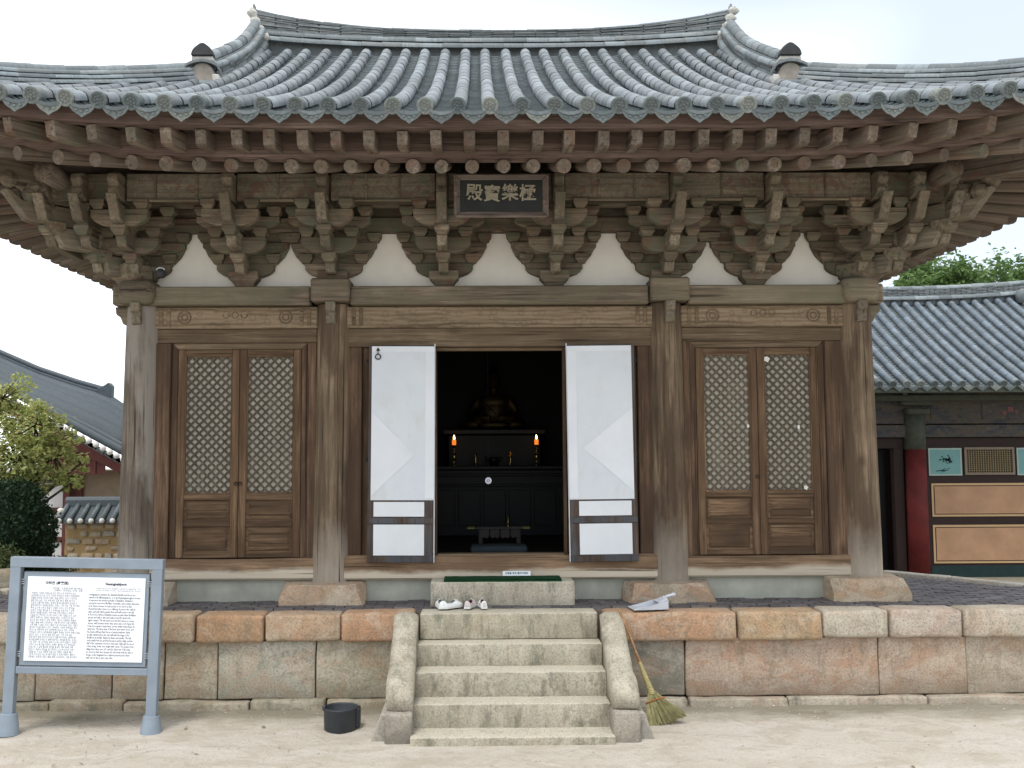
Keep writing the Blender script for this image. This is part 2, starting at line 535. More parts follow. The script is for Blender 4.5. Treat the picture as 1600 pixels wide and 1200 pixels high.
MT['paper2'] = _n.out(_c, 0.9, _n.bump(_n.noise(_n.map(_v, (3, 1, 1)), 4, 5, 0.6), 0.25, 0.01), 0.1)
MT['patch'] = plain('torn_paper', (0.66, 0.65, 0.6), 0.9, 0.15)
MT['oldpaper'] = plain('old_window_paper', (0.62, 0.60, 0.52), 0.9, 0.25, 5, 0.1, 0.1)
MT['slat'] = wood('lattice_wood', (0.125, 0.10, 0.07), 2, crack=0.3, stain=(0.09, 0.072, 0.05), stain_amt=0.6)
MT['leafframe'] = wood('leaf_frame_wood', (0.085, 0.062, 0.05), 2, stain=(0.075, 0.08, 0.09), stain_amt=0.85, crack=0.5)
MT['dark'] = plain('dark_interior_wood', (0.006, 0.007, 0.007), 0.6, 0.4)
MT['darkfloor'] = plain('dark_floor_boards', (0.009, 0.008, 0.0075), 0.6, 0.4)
MT['iron'] = plain('black_iron', (0.03, 0.03, 0.03), 0.5, 0.3, metal=0.8)
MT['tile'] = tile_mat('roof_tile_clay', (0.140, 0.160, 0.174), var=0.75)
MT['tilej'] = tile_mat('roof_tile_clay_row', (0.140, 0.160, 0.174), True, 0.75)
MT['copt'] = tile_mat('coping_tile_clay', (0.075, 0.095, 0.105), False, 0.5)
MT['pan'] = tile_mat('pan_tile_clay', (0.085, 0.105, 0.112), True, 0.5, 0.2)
MT['ridge'] = tile_mat('ridge_tile_clay', (0.105, 0.12, 0.125), True, 1.0)
MT['ridge1'] = tile_mat('ridge_cover_clay', (0.125, 0.148, 0.158), False, 1.0)
MT['mortar'] = plain('lime_mortar', (0.50, 0.495, 0.46), 0.95, 0.3, 14, 0.1, 0.6)
MT['black'] = plain('black_glazed_tile', (0.04, 0.045, 0.046), 0.6, 0.5, 14)


def end_mat(name, base, scale):
    n = NB(name)
    v = n.coord(False)
    r = n.rand()
    c = n.mix(n.ramp(r, [(0.0, 0.0), (0.7, 0.3), (1.0, 1.0)]), base, (0.25, 0.265, 0.24))
    pat = n.vor(n.coord(), scale, 'DISTANCE_TO_EDGE')
    pf = n.ramp(pat, [(0.03, 1.0), (0.13, 0.0)])
    c = n.mix(n.math('MULTIPLY', pf, 0.3), c, mul(base, 1.7))
    c = n.mix(n.ramp(n.noise(n.coord(), 30, 4, 0.7), [(0.35, 0.5), (0.6, 0.0)]), c, mul(base, 0.6))
    return n.out(c, 0.7, n.bump(pat, 0.8, 0.012), 0.3)


MT['endtile'] = end_mat('end_tile_relief', (0.085, 0.105, 0.11), 30)
MT['driptile'] = end_mat('drip_tile_relief', (0.125, 0.15, 0.155), 24)
MT['cap'] = stone('cap_stone', 0.42, 0.4, speck=0.65)
MT['slab'] = stone('wall_stone', 0.5, 0.45, (0.1, 0.42, 0.5), speck=0.65)
MT['base'] = stone('foot_stone', 0.3, 0.75)
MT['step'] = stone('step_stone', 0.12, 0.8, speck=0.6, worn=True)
MT['rail'] = stone('rail_stone', 0.1, 0.6, (-0.1, 0.4, 0.45), speck=0.6)
MT['boulder'] = stone('boulder_stone', 0.6, 0.35)
MT['brick'] = tile_mat('dark_paving_brick', (0.085, 0.076, 0.08), True, 0.7, 0.15)


def ground_mat():
    n = NB('sandy_ground')
    v = n.coord(False)
    a = n.noise(v, 0.55, 6, 0.6)
    c = n.ramp(a, [(0.3, (0.43, 0.385, 0.325)), (0.5, (0.49, 0.45, 0.39)), (0.7, (0.53, 0.50, 0.45))])
    b = n.noise(n.map(v, (0.5, 2.2, 1)), 1.3, 6, 0.65)
    c = n.mix(n.ramp(b, [(0.5, 0.0), (0.7, 0.5)]), c, (0.59, 0.56, 0.51))
    f = n.noise(v, 55, 4, 0.7)
    c = n.mix(n.ramp(f, [(0.32, 0.55), (0.46, 0.0)]), c, (0.26, 0.215, 0.165))
    sp = n.vor(v, 26, 'F1')
    c = n.mix(n.ramp(sp, [(0.04, 0.2), (0.10, 0.0)]), c, (0.27, 0.24, 0.2))
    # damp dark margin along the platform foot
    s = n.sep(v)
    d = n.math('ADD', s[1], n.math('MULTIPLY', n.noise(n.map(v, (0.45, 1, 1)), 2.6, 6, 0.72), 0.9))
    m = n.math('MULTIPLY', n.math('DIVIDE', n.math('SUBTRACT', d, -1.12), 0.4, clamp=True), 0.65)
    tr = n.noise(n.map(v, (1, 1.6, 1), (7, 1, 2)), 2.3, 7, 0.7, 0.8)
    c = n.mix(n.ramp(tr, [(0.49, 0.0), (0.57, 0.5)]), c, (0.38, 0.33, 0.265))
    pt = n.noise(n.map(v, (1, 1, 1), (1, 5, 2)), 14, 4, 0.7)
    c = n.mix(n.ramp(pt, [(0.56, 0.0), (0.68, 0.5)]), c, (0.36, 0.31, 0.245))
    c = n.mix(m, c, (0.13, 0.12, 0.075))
    h = n.math('ADD', n.math('MULTIPLY', f, 0.5), n.math('ADD', n.noise(v, 9, 5, 0.6), n.math('MULTIPLY', tr, 1.5)))
    return n.out(c, 0.95, n.bump(h, 0.8, 0.025), 0.15)


# ------------------------------------------------------------------ ground
def gz(x, y):
    return 0.04 - 0.042 * max(0.0, min(4.5, -0.95 - y))


gm = MB()
xs = [-300, -80, -30, -14] + [-10 + k * 0.5 for k in range(41)] + [14, 30, 80, 300]
ys = [-300, -60, -25, -14, -9] + [-6.5 + k * 0.25 for k in range(27)] + [1, 3, 6, 10, 20, 40, 80, 400]
for yy in ys:
    for xx in xs:
        z = gz(xx, yy)
        if -11 < xx < 11 and -7 < yy < 0.5:
            z += 0.012 * mnoise.noise(Vector((xx * 0.7, yy * 0.9, 3)))
        gm.v.append((xx, yy, z))
for j in range(len(ys) - 1):
    for i in range(len(xs) - 1):
        a = j * len(xs) + i
        gm.f.append((a, a + 1, a + 1 + len(xs), a + len(xs)))
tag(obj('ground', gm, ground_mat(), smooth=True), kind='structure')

peb = MB()
rs = random.Random(5)
for k in range(900):
    x, y = rs.uniform(-5.5, 6), rs.uniform(-4.2, -1.15) if rs.random() < .75 else rs.uniform(-1.5, -1.05)
    if -1.2 < x < 1.35 and y > -2.4: continue
    s = rs.uniform(0.004, 0.013) * (1.6 if rs.random() < .06 else 1)
    z = gz(x, y) + 0.004
    peb.add([(x - s, y, z), (x, y - s * .8, z), (x + s, y, z), (x, y + s * .8, z), (x + s * .2, y, z + s * .8)], [(0, 1, 4), (1, 2, 4), (2, 3, 4), (3, 0, 4)])
tag(obj('gravel', peb, tile_mat('pebbles', (0.32, 0.285, 0.24), True, 1.0, 0.3)), 'loose grit and small stones scattered over the sandy yard', 'gravel', kind='stuff')

# ------------------------------------------------------------------ stone platform
plat = thing('stone_platform', 'long stone platform of rust-stained blocks under the temple hall', 'platform', (0, 0, 0))
FZ = 1.02
bed = MB().prism([(-7.4, -0.7), (7.4, -0.7), (7.4, 0.1), (6.55, 0.75), (5.35, 2.35), (5.35, 8.6), (-5.35, 8.6), (-5.35, 3.1), (-6.1, 0.85), (-7.4, 0.1)], 2, 0.0, FZ - 0.03)
obj('earth_core', bed, plain('packed_earth', (0.2, 0.17, 0.14), 0.95), plat)
YF = -1.03
# cap stones
OR, BE, TAN = (0.42, 0.275, 0.165), (0.47, 0.42, 0.34), (0.41, 0.33, 0.235)
caps = [(-7.4, -6.1, TAN), (-6.1, -5.0, BE), (-5.0, -4.05, TAN), (-4.05, -3.22, TAN), (-3.22, -2.50, OR), (-2.50, -1.70, (0.42, 0.30, 0.20)), (-1.70, -0.93, (0.44, 0.27, 0.165)),
        (1.06, 2.46, (0.42, 0.27, 0.17)), (2.46, 3.36, (0.44, 0.32, 0.2)), (3.36, 4.06, BE), (4.06, 4.84, (0.48, 0.41, 0.35)), (4.84, 5.7, BE), (5.7, 6.6, BE), (6.6, 7.4, TAN)]
for i, (a, b, c) in enumerate(caps):
    dz = random.uniform(-0.008, 0.008)
    obj('cap_stone', MB().rock(a + 0.006, b - 0.006, YF + random.uniform(-.012, .012), -0.66, 0.72 + dz + random.uniform(-.012, .01), FZ - 0.012 + dz, 0.04, 0.012, i), MT['cap'], plat, smooth=True, color=c)
RD, GY = (0.40, 0.295, 0.225), (0.36, 0.335, 0.265)
slabs = [(-7.4, -5.6, GY), (-5.6, -4.9, GY), (-4.9, -4.1, (0.34, 0.29, 0.23)), (-4.1, -3.56, (0.38, 0.33, 0.25)), (-3.56, -3.0, (0.40, 0.355, 0.265)), (-3.0, -1.97, (0.40, 0.385, 0.315)), (-1.97, -1.0, (0.39, 0.36, 0.265)),
         (1.1, 1.92, (0.24, 0.225, 0.185)), (1.92, 3.96, RD), (3.96, 4.9, (0.41, 0.31, 0.235)), (4.9, 6.3, (0.43, 0.355, 0.275)), (6.3, 7.4, GY)]
for i, (a, b, c) in enumerate(slabs):
    obj('wall_slab', MB().rock(a + 0.005, b - 0.005, YF + 0.09 + random.uniform(-.01, .01), -0.7, 0.12, 0.725, 0.018, 0.014, 40 + i, 2.2), MT['slab'], plat, smooth=True, color=c)
x = -7.4
i = 0
while x < 7.4:
    b = min(7.4, x + random.uniform(0.7, 1.5))
    if not (x > -1.1 and b < 1.2):
        y0 = YF + random.uniform(-.03, .02)
        obj('foot_stone', MB().rock(x + 0.006, b - 0.006, y0, -0.72, -0.08, 0.125 + random.uniform(-.02, .012), 0.022, 0.014, 80 + i, 3), MT['base'], plat, smooth=True, color=(0.27, 0.25, 0.19) if b < 1 else (0.36, 0.32, 0.26))
    x = b
    i += 1
# light kerb stones where the platform edge turns back past the hall
for k, (p, q) in enumerate((((5.35, 2.35), (6.5, 0.78)), ((6.5, 0.78), (7.4, -0.2)), ((-6.13, 0.85), (-5.4, 3.1)), ((-7.3, 0.2), (-6.13, 0.85)))):
    p, q = Vector((*p, 0)), Vector((*q, 0))
    d = q - p
    n_ = max(2, int(d.length / 0.8))
    ang = math.atan2(d.y, d.x)
    for j in range(n_):
        L = d.length / n_
        m = MB().rock(0.004, L - 0.004, -0.09, 0.09, 0.7, FZ + 0.03, 0.02, 0.008, 120 + k * 7 + j)
        obj('kerb_stone', m, MT['cap'], plat, smooth=True, color=(0.52, 0.50, 0.45), mw=Matrix.Translation(p + d * (j / n_)) @ Matrix.Rotation(ang, 4, 'Z'))
# paving of small dark bricks laid in running bond
pv = MB()
def inside(x, y):
    if y < -0.66 or x < -7.2 or x > 7.3: return False
    if x > 4.9 and y > 0.0 and (x - 5.3) * 1.57 + (y - 2.3) * 1.15 > -0.1: return False
    if x < -4.9 and y > 0.0 and (-x - 5.3) * 1.0 + (y - 3.1) * 0.34 > -0.05: return False
    if y > -0.1 and abs(x) < 4.0: return False
    return y < 3.0
BW, BD = 0.215, 0.105
for j in range(-7, 30):
    for i in range(-36, 37):
        xx, yy = (i + 0.5 * (j % 2)) * BW, j * BD
        if not inside(xx, yy): continue
        z = FZ - 0.012 + random.uniform(0, 0.012)
        t = random.uniform(-.004, .004)
        a, b = BW / 2 - 0.005, BD / 2 - 0.005
        pv.add([(xx - a, yy - b, z - .03), (xx + a, yy - b, z - .03), (xx + a, yy + b, z - .03), (xx - a, yy + b, z - .03),
                (xx - a + .004, yy - b + .004, z), (xx + a - .004, yy - b + .004, z + t), (xx + a - .004, yy + b - .004, z + t), (xx - a + .004, yy + b - .004, z)],
               [(4, 5, 6, 7), (0, 1, 5, 4), (1, 2, 6, 5), (2, 3, 7, 6), (3, 0, 4, 7)])
tag(obj('paving_brick', pv, MT['brick'], plat, recalc=False), kind='stuff')

# ------------------------------------------------------------------ stone stairs
st = thing('stone_stairs', 'worn stone steps between curved side stones in front of the hall', 'steps', (0.06, -1.6, -0.1))
SX0, SX1 = -0.87, 0.985
STEP = (0.43, 0.405, 0.325)
fronts = [(-1.045, 0.742, 1.005, 0), (-1.30, 0.535, 0.738, 1), (-1.60, 0.30, 0.52, 2), (-1.90, 0.06, 0.283, 3), (-2.23, -0.10, 0.062, 4)]
for (yf, z0, z1, k) in fronts:
    m = MB().rock(SX0 - 0.02 * (k > 0), SX1 + 0.02 * (k > 0), yf, -0.68 if k == 0 else yf + 0.5, z0 - (0.0 if k == 0 else 0.03), z1, 0.014, 0.004, 200 + k, 2.6)
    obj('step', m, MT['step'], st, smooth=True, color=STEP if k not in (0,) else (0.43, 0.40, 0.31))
def rail_mesh(x0, x1, seed):
    prof = [(-0.99, 0.40), (-0.985, 0.93), (-1.02, 0.975), (-1.10, 0.98), (-1.20, 0.93), (-1.40, 0.80), (-1.62, 0.66), (-1.80, 0.555), (-1.90, 0.535), (-2.0, 0.51), (-2.08, 0.45), (-2.12, 0.36), (-2.10, 0.24), (-2.05, 0.20), (-1.6, 0.2)]
    m = MB()
    nx = 6
    ncols = []
    for k in range(nx + 1):
        t = k / nx
        e = abs(2 * t - 1)
        xx = lerp(x0, x1, t)
        dr = 0.035 * e ** 4
        ring = []
        for (y, z) in prof:
            p = Vector((xx, y + (dr if y < -1.0 else 0), z + 0.045 - (dr if z > 0.3 else 0)))
            p += mnoise.noise_vector(p * 3 + Vector((seed, 0, 0))) * 0.02
            ring.append(len(m.v))
            m.v.append(tuple(p))
        ncols.append(ring)
    L = len(prof)
    for k in range(nx):
        for j in range(L):
            j2 = (j + 1) % L
            m.f.append((ncols[k][j], ncols[k][j2], ncols[k + 1][j2], ncols[k + 1][j]))
    m.f.append(tuple(ncols[0])); m.f.append(tuple(reversed(ncols[-1])))
    return m
for (a, b, sd) in ((SX0 - 0.255, SX0 - 0.012, 3), (SX1 + 0.012, SX1 + 0.262, 9)):
    r_ = obj('side_rail', rail_mesh(a, b, sd), MT['rail'], st, smooth=True, color=(0.40, 0.38, 0.31))
    obj('rail_foot', MB().rock(a - 0.01, b + 0.005, -2.16, -1.3, -0.10, 0.265, 0.03, 0.022, sd), MT['rail'], r_, smooth=True, color=(0.28, 0.26, 0.23))
    s = -1 if a < 0 else 1
    e = a if a < 0 else b
    wd = MB().prism([(e - s * 0.02, 0.25), (e + s * 0.05, 0.24), (e + s * 0.15, -0.03), (e + s * 0.15, -0.1), (e - s * 0.02, -0.1)], 1, -2.08, -1.5)
    obj('wedge_stone', wd, MT['rail'], r_, bevel=0.015, color=(0.42, 0.40, 0.36))

# ------------------------------------------------------------------ temple hall
hall = thing('temple_hall', 'old timber temple hall with grey tiled hip roof and bracketed eaves', 'temple', (0, 3.4, FZ))
CX = [-4.175, -1.955, 1.955, 4.185]
TILT = [0.02, 0.02, -0.012, -0.01]


def column(x, lean, seed, m):
    mb = MB()
    seg, lev = 40, 22
    rs_ = random.Random(seed)
    ca = -math.pi / 2 + rs_.uniform(-0.2, 0.9)
    cb = -math.pi / 2 + rs_.uniform(-0.9, -0.1)
    for j in range(lev + 1):
        t = j / lev
        z = lerp(1.205, 4.42, t)
        r = lerp(0.222, 0.196, t)
        for k in range(seg):
            a = 2 * math.pi * k / seg
            rr = r * (1 + 0.02 * mnoise.noise(Vector((math.cos(a) * 2, math.sin(a) * 2 + seed, z * 0.7))))
            for (c, wd, dp, lo, hi) in ((ca, 0.10, 0.016, 0.0, 0.75), (cb, 0.08, 0.012, 0.35, 1.0)):
                dd = abs((a - c - 0.05 * math.sin(z * 2.2 + seed) + math.pi) % (2 * math.pi) - math.pi)
                if dd < wd and lo <= t <= hi: rr -= dp * (1 - dd / wd)
            mb.v.append((x + lean * t + rr * math.cos(a), rr * math.sin(a), z))
    for j in range(lev):
        for k in range(seg):
            k2 = (k + 1) % seg
            mb.f.append((j * seg + k, j * seg + k2, (j + 1) * seg + k2, (j + 1) * seg + k))
    return obj('column', mb, m, hall, smooth=True)


for i, x in enumerate(CX):
    column(x, TILT[i], i * 3 + 1, MT['column_grey'] if i == 0 else MT['column'])
for (xa, xb, c, sd, y0, tp) in ((-4.72, -3.70, (0.38, 0.34, 0.28), 1, -.42, .225), (-2.47, -1.53, (0.44, 0.36, 0.27), 2, -.44, .215), (1.38, 2.39, (0.33, 0.27, 0.205), 5, -.42, .205), (3.70, 4.58, (0.42, 0.345, 0.25), 8, -.40, .24)):
    rs_ = random.Random(sd + 2)
    bm = bmesh.new()
    bmesh.ops.create_cube(bm, size=1)
    for v_ in bm.verts:
        v_.co = Vector((lerp(xa, xb, v_.co.x + .5), lerp(y0, .40, v_.co.y + .5), lerp(FZ - .06, FZ + tp, v_.co.z + .5)))
    cx_, hw = (xa + xb) / 2, (xb - xa) / 2
    for q in range(13):                    # knock off the edges with oblique splits
        a = rs_.uniform(0, 2 * math.pi) if q > 5 else -math.pi * (q + .5) / 6
        el = rs_.uniform(.25, 1.0)
        d = Vector((math.cos(a) * math.cos(el), math.sin(a) * math.cos(el), math.sin(el)))
        ext = abs(d.x) * hw + abs(d.y) * .42 + abs(d.z) * .12
        co = Vector((cx_, 0, FZ + tp - .12)) + d * ext * rs_.uniform(.80, .93)
        r_ = bmesh.ops.bisect_plane(bm, geom=bm.verts[:] + bm.edges[:] + bm.faces[:], plane_co=co, plane_no=d, clear_outer=True)
        ed = [e for e in r_['geom_cut'] if isinstance(e, bmesh.types.BMEdge)]
        if ed: bmesh.ops.edgenet_fill(bm, edges=ed)
    bmesh.ops.triangulate(bm, faces=bm.faces[:])
    bmesh.ops.subdivide_edges(bm, edges=[e for e in bm.edges if e.calc_length() > .12], cuts=2, use_grid_fill=True)
    for v_ in bm.verts: v_.co += mnoise.noise_vector(v_.co * 6 + Vector((sd, 0, 0))) * .012
    m = MB()
    bm.verts.index_update()
    m.v = [tuple(v_.co) for v_ in bm.verts]
    m.f = [tuple(v_.index for v_ in f.verts) for f in bm.faces]
    bm.free()
    obj('base_stone', m, MT['boulder'], hall, color=c)

# plates, tie beams, carved noses
spans = [(CX[0] + 0.18, CX[1] - 0.23), (CX[1] + 0.23, CX[2] - 0.23), (CX[2] + 0.23, CX[3] - 0.18)]
for (a, b) in spans:
    bx('plate_beam', a, b, -0.22, 0.22, 4.402, 4.618, MT['beam'], hall, 0.012)
for s in (-1, 1):
    bx('plate_beam', s * 4.20 - 0.26, s * 4.20 + 0.26, -0.215, 0.22, 4.405, 4.63, MT['beam'], hall, 0.02)
    m = MB().prism([(s * 4.19, 4.10), (s * 4.26, 4.11), (s * 4.30, 4.17), (s * 4.37, 4.20), (s * 4.40, 4.28), (s * 4.45, 4.31), (s * 4.46, 4.40), (s * 4.19, 4.40)], 1, -0.11, 0.11)
    obj('beam_nose', m, MT['beam'], hall, 0.01)
for x in CX:
    mid = abs(x) < 3
    xx = x + (0.01 if mid else 0)
    if mid:
        bx('cap_block', xx - 0.225, xx + 0.225, -0.30, 0.26, 4.43, 4.70, MT['beam'], hall, 0.02)
    else:
        obj('cap_block', MB().rock(xx - 0.22, xx + 0.22, -0.30, 0.26, 4.40, 4.70, 0.09, 0.02, 3), MT['beam'], hall, smooth=True)
    m = MB().prism([(-0.17, 4.17), (-0.235, 4.19), (-0.255, 4.25), (-0.235, 4.30), (-0.285, 4.33), (-0.30, 4.43), (-0.17, 4.43)], 0, xx - 0.055, xx + 0.055)
    obj('carved_nose', m, MT['tongue'], hall, 0.008)
for i, (a, b) in enumerate(((CX[0] + 0.15, CX[1] - 0.16), (CX[1] + 0.16, CX[2] - 0.16), (CX[2] + 0.16, CX[3] - 0.15))):
    t_ = bx('tie_beam', a, b, -0.11, 0.10, 4.145, 4.397, MT['carved'], hall, 0.012)
    # carved end bands and rosettes standing proud of the beam
    for s in (0, 1):
        e = a + 0.10 if s == 0 else b - 0.10
        d = 1 if s == 0 else -1
        for k in range(2):
            bx('carved_band', e + d * k * 0.085 - 0.022, e + d * k * 0.085 + 0.022, -0.121, -0.105, 4.17, 4.375, MT['tie'], t_, 0.006)
        if i == 1: continue
        m = MB()
        for (r0, r1) in ((0.062, 0.082), (0.026, 0.044)):
            pts = [(e + d * 0.27 + (r0 + r1) / 2 * math.cos(q * math.pi / 8), -0.109, 4.272 + (r0 + r1) / 2 * math.sin(q * math.pi / 8)) for q in range(17)]
            m.tube(pts, (r1 - r0) / 2, 6)
        obj('carved_rosette', m, MT['tie'], t_, smooth=True)
    if i != 1:
        for k in range(3):
            cx_ = (a + b) / 2 + (k - 1) * 0.105
            pts = [(cx_ + .036 * math.cos(q * math.pi / 8), -0.1095, 4.30 + .036 * math.sin(q * math.pi / 8)) for q in range(17)]
            obj('carved_ring', MB().tube(pts, .007, 5), MT['tie'], t_, smooth=True)

# foundation strip, sills
for (a, b) in ((CX[0] + 0.1, CX[1] - 0.1), (CX[1] + 0.1, CX[2] - 0.1), (CX[2] + 0.1, CX[3] - 0.1)):
    bx('foot_wall', a, b, -0.055, 0.05, FZ - 0.02, 1.262, MT['footplaster'], hall, 0.004)
def wavy_sill(a, b, z0, z1, y0, seed):
    m = MB()
    n = 24
    for k in range(n + 1):
        xx = lerp(a, b, k / n)
        wv = 0.012 * mnoise.noise(Vector((xx * 1.1, seed, 0)))
        up = 0.02 * math.cos((xx - (a + b) / 2) * 2.2 / (b - a)) - 0.012
        for (y, z) in ((y0 + 0.02, z0), (y0, z0 + 0.02), (y0 + wv * .8, (z0 + z1) / 2), (y0 + 0.006, z1 - 0.02 + wv - up), (y0 + 0.03, z1 + wv - up), (0.12, z1 + wv - up), (0.12, z0)):
            m.v.append((xx, y, z))
    L = 7
    for k in range(n):
        for j in range(L):
            j2 = (j + 1) % L
            m.f.append((k * L + j, k * L + j2, (k + 1) * L + j2, (k + 1) * L + j))
    m.f.append(tuple(range(L))); m.f.append(tuple(range(n * L, n * L + L)))
    return obj('sill_beam', m, MT['sill'], hall, smooth=False)
wavy_sill(CX[0] + 0.17, CX[1] - 0.17, 1.26, 1.50, -0.13, 1)
wavy_sill(CX[1] + 0.17, CX[2] - 0.17, 1.255, 1.525, -0.145, 2)
wavy_sill(CX[2] + 0.17, CX[3] - 0.17, 1.26, 1.50, -0.13, 3)

# ---- side bays: frame + pair of lattice doors
def bay_frame(ax, bx_, dl, dr, top):
    """ax..bx_ clear between the columns, door pair dl..dr, door head at top."""
    bx('head_beam', ax, bx_, -0.075, 0.06, top + 0.075, 4.143, MT['head'], hall, 0.008)
    # mitred inner frame around the opening
    def bar(name, p, mat): return obj(name, MB().prism(p, 1, -0.055, 0.05), mat, hall, 0.006)
    o = 0.075
    bar('frame_head', [(dl - o, top + o - 0.002), (dr + o, top + o - 0.002), (dr, top), (dl, top)], MT['head'])
    bar('frame_post', [(dl - o, top + o), (dl - 0.001, top + 0.001), (dl - 0.001, 1.50), (dl - o, 1.50)], MT['jamb'])
    bar('frame_post', [(dr + o, top + o), (dr + 0.001, top + 0.001), (dr + 0.001, 1.50), (dr + o, 1.50)], MT['jamb'])
    bx('jamb_post', ax, dl - o - 0.002, -0.095, 0.06, 1.49, top + 0.073, MT['jamb'], hall, 0.01)
    bx('jamb_post', dr + o + 0.002, bx_, -0.095, 0.06, 1.49, top + 0.073, MT['jamb'], hall, 0.01)


def lattice_mesh(x0, x1, z0, z1, pitch, th, yc):
    m = MB()
    w_, h_ = x1 - x0, z1 - z0
    for sgn in (1, -1):
        n = int((w_ + h_) / pitch) + 2
        for k in range(n):
            c = (k - 0.3) * pitch
            # line: x + sgn*z = const inside the rectangle [0,w]x[0,h]
            pts = []
            if sgn > 0:
                for (px, pz) in ((0, c), (w_, c - w_), (c, 0), (c - h_, h_)):
                    if -1e-6 <= px <= w_ + 1e-6 and -1e-6 <= pz <= h_ + 1e-6: pts.append((px, pz))
            else:
                cc = c - h_
                for (px, pz) in ((0, -cc), (w_, w_ - cc), (cc, 0), (cc + h_, h_)):
                    if -1e-6 <= px <= w_ + 1e-6 and -1e-6 <= pz <= h_ + 1e-6: pts.append((px, pz))
            if len(pts) < 2: continue
            p = min(pts); q = max(pts)
            if math.hypot(q[0] - p[0], q[1] - p[1]) < 0.02: continue
            d = Vector((q[0] - p[0], 0, q[1] - p[1])).normalized()
            nrm = Vector((-d.z, 0, d.x)) * th / 2
            P = Vector((x0 + p[0], 0, z0 + p[1])); Q = Vector((x0 + q[0], 0, z0 + q[1]))
            ya, yb = yc - 0.014 + (0.003 if sgn > 0 else 0), yc + 0.016
            vs = []
            for (e, yy) in ((P, ya), (Q, ya), (P, yb), (Q, yb)):
                for s in (-1, 1):
                    vs.append((e.x + nrm.x * s, yy, e.z + nrm.z * s))
            m.add(vs, [(0, 1, 3, 2), (4, 6, 7, 5), (0, 2, 6, 4), (1, 5, 7, 3)])
    return m


def lattice_leaf(x0, x1, z0, z1, patches, seed):
    yc = -0.03
    s = 0.088
    lf = bx('door_leaf', x0 + 0.003, x0 + s, yc - 0.032, yc + 0.03, z0, z1, MT['door'], hall, 0.006)
    bx('door_stile', x1 - s, x1 - 0.003, yc - 0.032, yc + 0.03, z0, z1, MT['door'], lf, 0.006)
    zl = z0 + (z1 - z0) * 0.305            # bottom of the lattice
    zt = z1 - 0.075
    zr = [(z0, z0 + 0.055), (z0 + (z1 - z0) * 0.148, z0 + (z1 - z0) * 0.148 + 0.055), (zl - 0.075, zl), (zt, z1)]
    for (a, b) in zr:
        bx('door_rail', x0 + s + 0.001, x1 - s - 0.001, yc - 0.029, yc + 0.028, a, b, MT['doorh'], lf, 0.006)
    for (a, b) in ((zr[0][1], zr[1][0]), (zr[1][1], zr[2][0])):
        obj('door_panel', MB().box(x0 + s, x1 - s, yc - 0.004, yc + 0.012, a, b), MT['doorh'], lf)
        # raised field with sloped edges
        xa, xb = x0 + s + 0.03, x1 - s - 0.03
        m = MB()
        vs = [(xa, yc - 0.004, a + .02), (xb, yc - 0.004, a + .02), (xb, yc - 0.004, b - .02), (xa, yc - 0.004, b - .02),
              (xa + .03, yc - 0.018, a + .045), (xb - .03, yc - 0.018, a + .045), (xb - .03, yc - 0.018, b - .045), (xa + .03, yc - 0.018, b - .045)]
        m.add(vs, [(4, 5, 6, 7), (0, 1, 5, 4), (1, 2, 6, 5), (2, 3, 7, 6), (3, 0, 4, 7)])
        obj('panel_field', m, MT['doorh'], lf)
    obj('lattice', lattice_mesh(x0 + s, x1 - s, zl, zt, 0.0985, 0.0205, yc), MT['slat'], lf)
    # thin moulding round the lattice
    m = MB()
    for (a, b, c, d) in ((x0 + s, x0 + s + .012, zl, zt), (x1 - s - .012, x1 - s, zl, zt), (x0 + s + .012, x1 - s - .012, zl, zl + .012), (x0 + s + .012, x1 - s - .012, zt - .012, zt)):
        m.box(a, b, yc - 0.024, yc + 0.0, c, d)
    obj('door_bead', m, MT['door'], lf)
    obj('window_paper', MB().box(x0 + s - .01, x1 - s + .01, yc + 0.020, yc + 0.024, zl - .01, zt + .01), MT['oldpaper'], lf)
    for (u, v_, w_, h_) in patches:
        cx_, cz = lerp(x0 + s, x1 - s, u), lerp(zl, zt, v_)
        m = MB().prism([(cx_ - w_, cz - h_ * .4), (cx_ + w_ * .3, cz - h_), (cx_ + w_, cz + h_ * .3), (cx_ + w_ * .1, cz + h_), (cx_ - w_ * .9, cz + h_ * .8)], 1, yc - 0.026, yc - 0.020)
        obj('paper_patch', m, MT['patch'], lf)
    # hinges
    return lf


DT = 3.905
bay_frame(CX[0] + 0.17, CX[1] - 0.17, -3.735, -2.305, DT)
bay_frame(CX[2] + 0.17, CX[3] - 0.17, 2.285, 3.715, DT)
L1 = lattice_leaf(-3.735, -3.02, 1.505, DT - 0.004, [], 1)
L2 = lattice_leaf(-3.02, -2.305, 1.505, DT - 0.004, [], 2)
R1 = lattice_leaf(2.285, 3.0, 1.505, DT - 0.004, [(.95, .47, .016, .024)], 3)
R2 = lattice_leaf(3.0, 3.715, 1.505, DT - 0.004, [(.07, .96, .034, .036), (.72, .46, .016, .03), (.84, .02, .026, .026)], 4)
for (lf, xx, zz) in ((L1, -3.045, 2.35), (L2, -2.995, 2.35), (R1, 2.975, 2.4)):
    m = MB().tube([(xx + 0.018 * math.cos(a * math.pi / 6), -0.072, zz + 0.018 * math.sin(a * math.pi / 6)) for a in range(13)], 0.004, 6)
    m.tube([(xx, -0.055, zz + .018), (xx, -0.08, zz + .018)], 0.006, 6)
    obj('pull_ring', m, MT['iron'], lf, smooth=True)

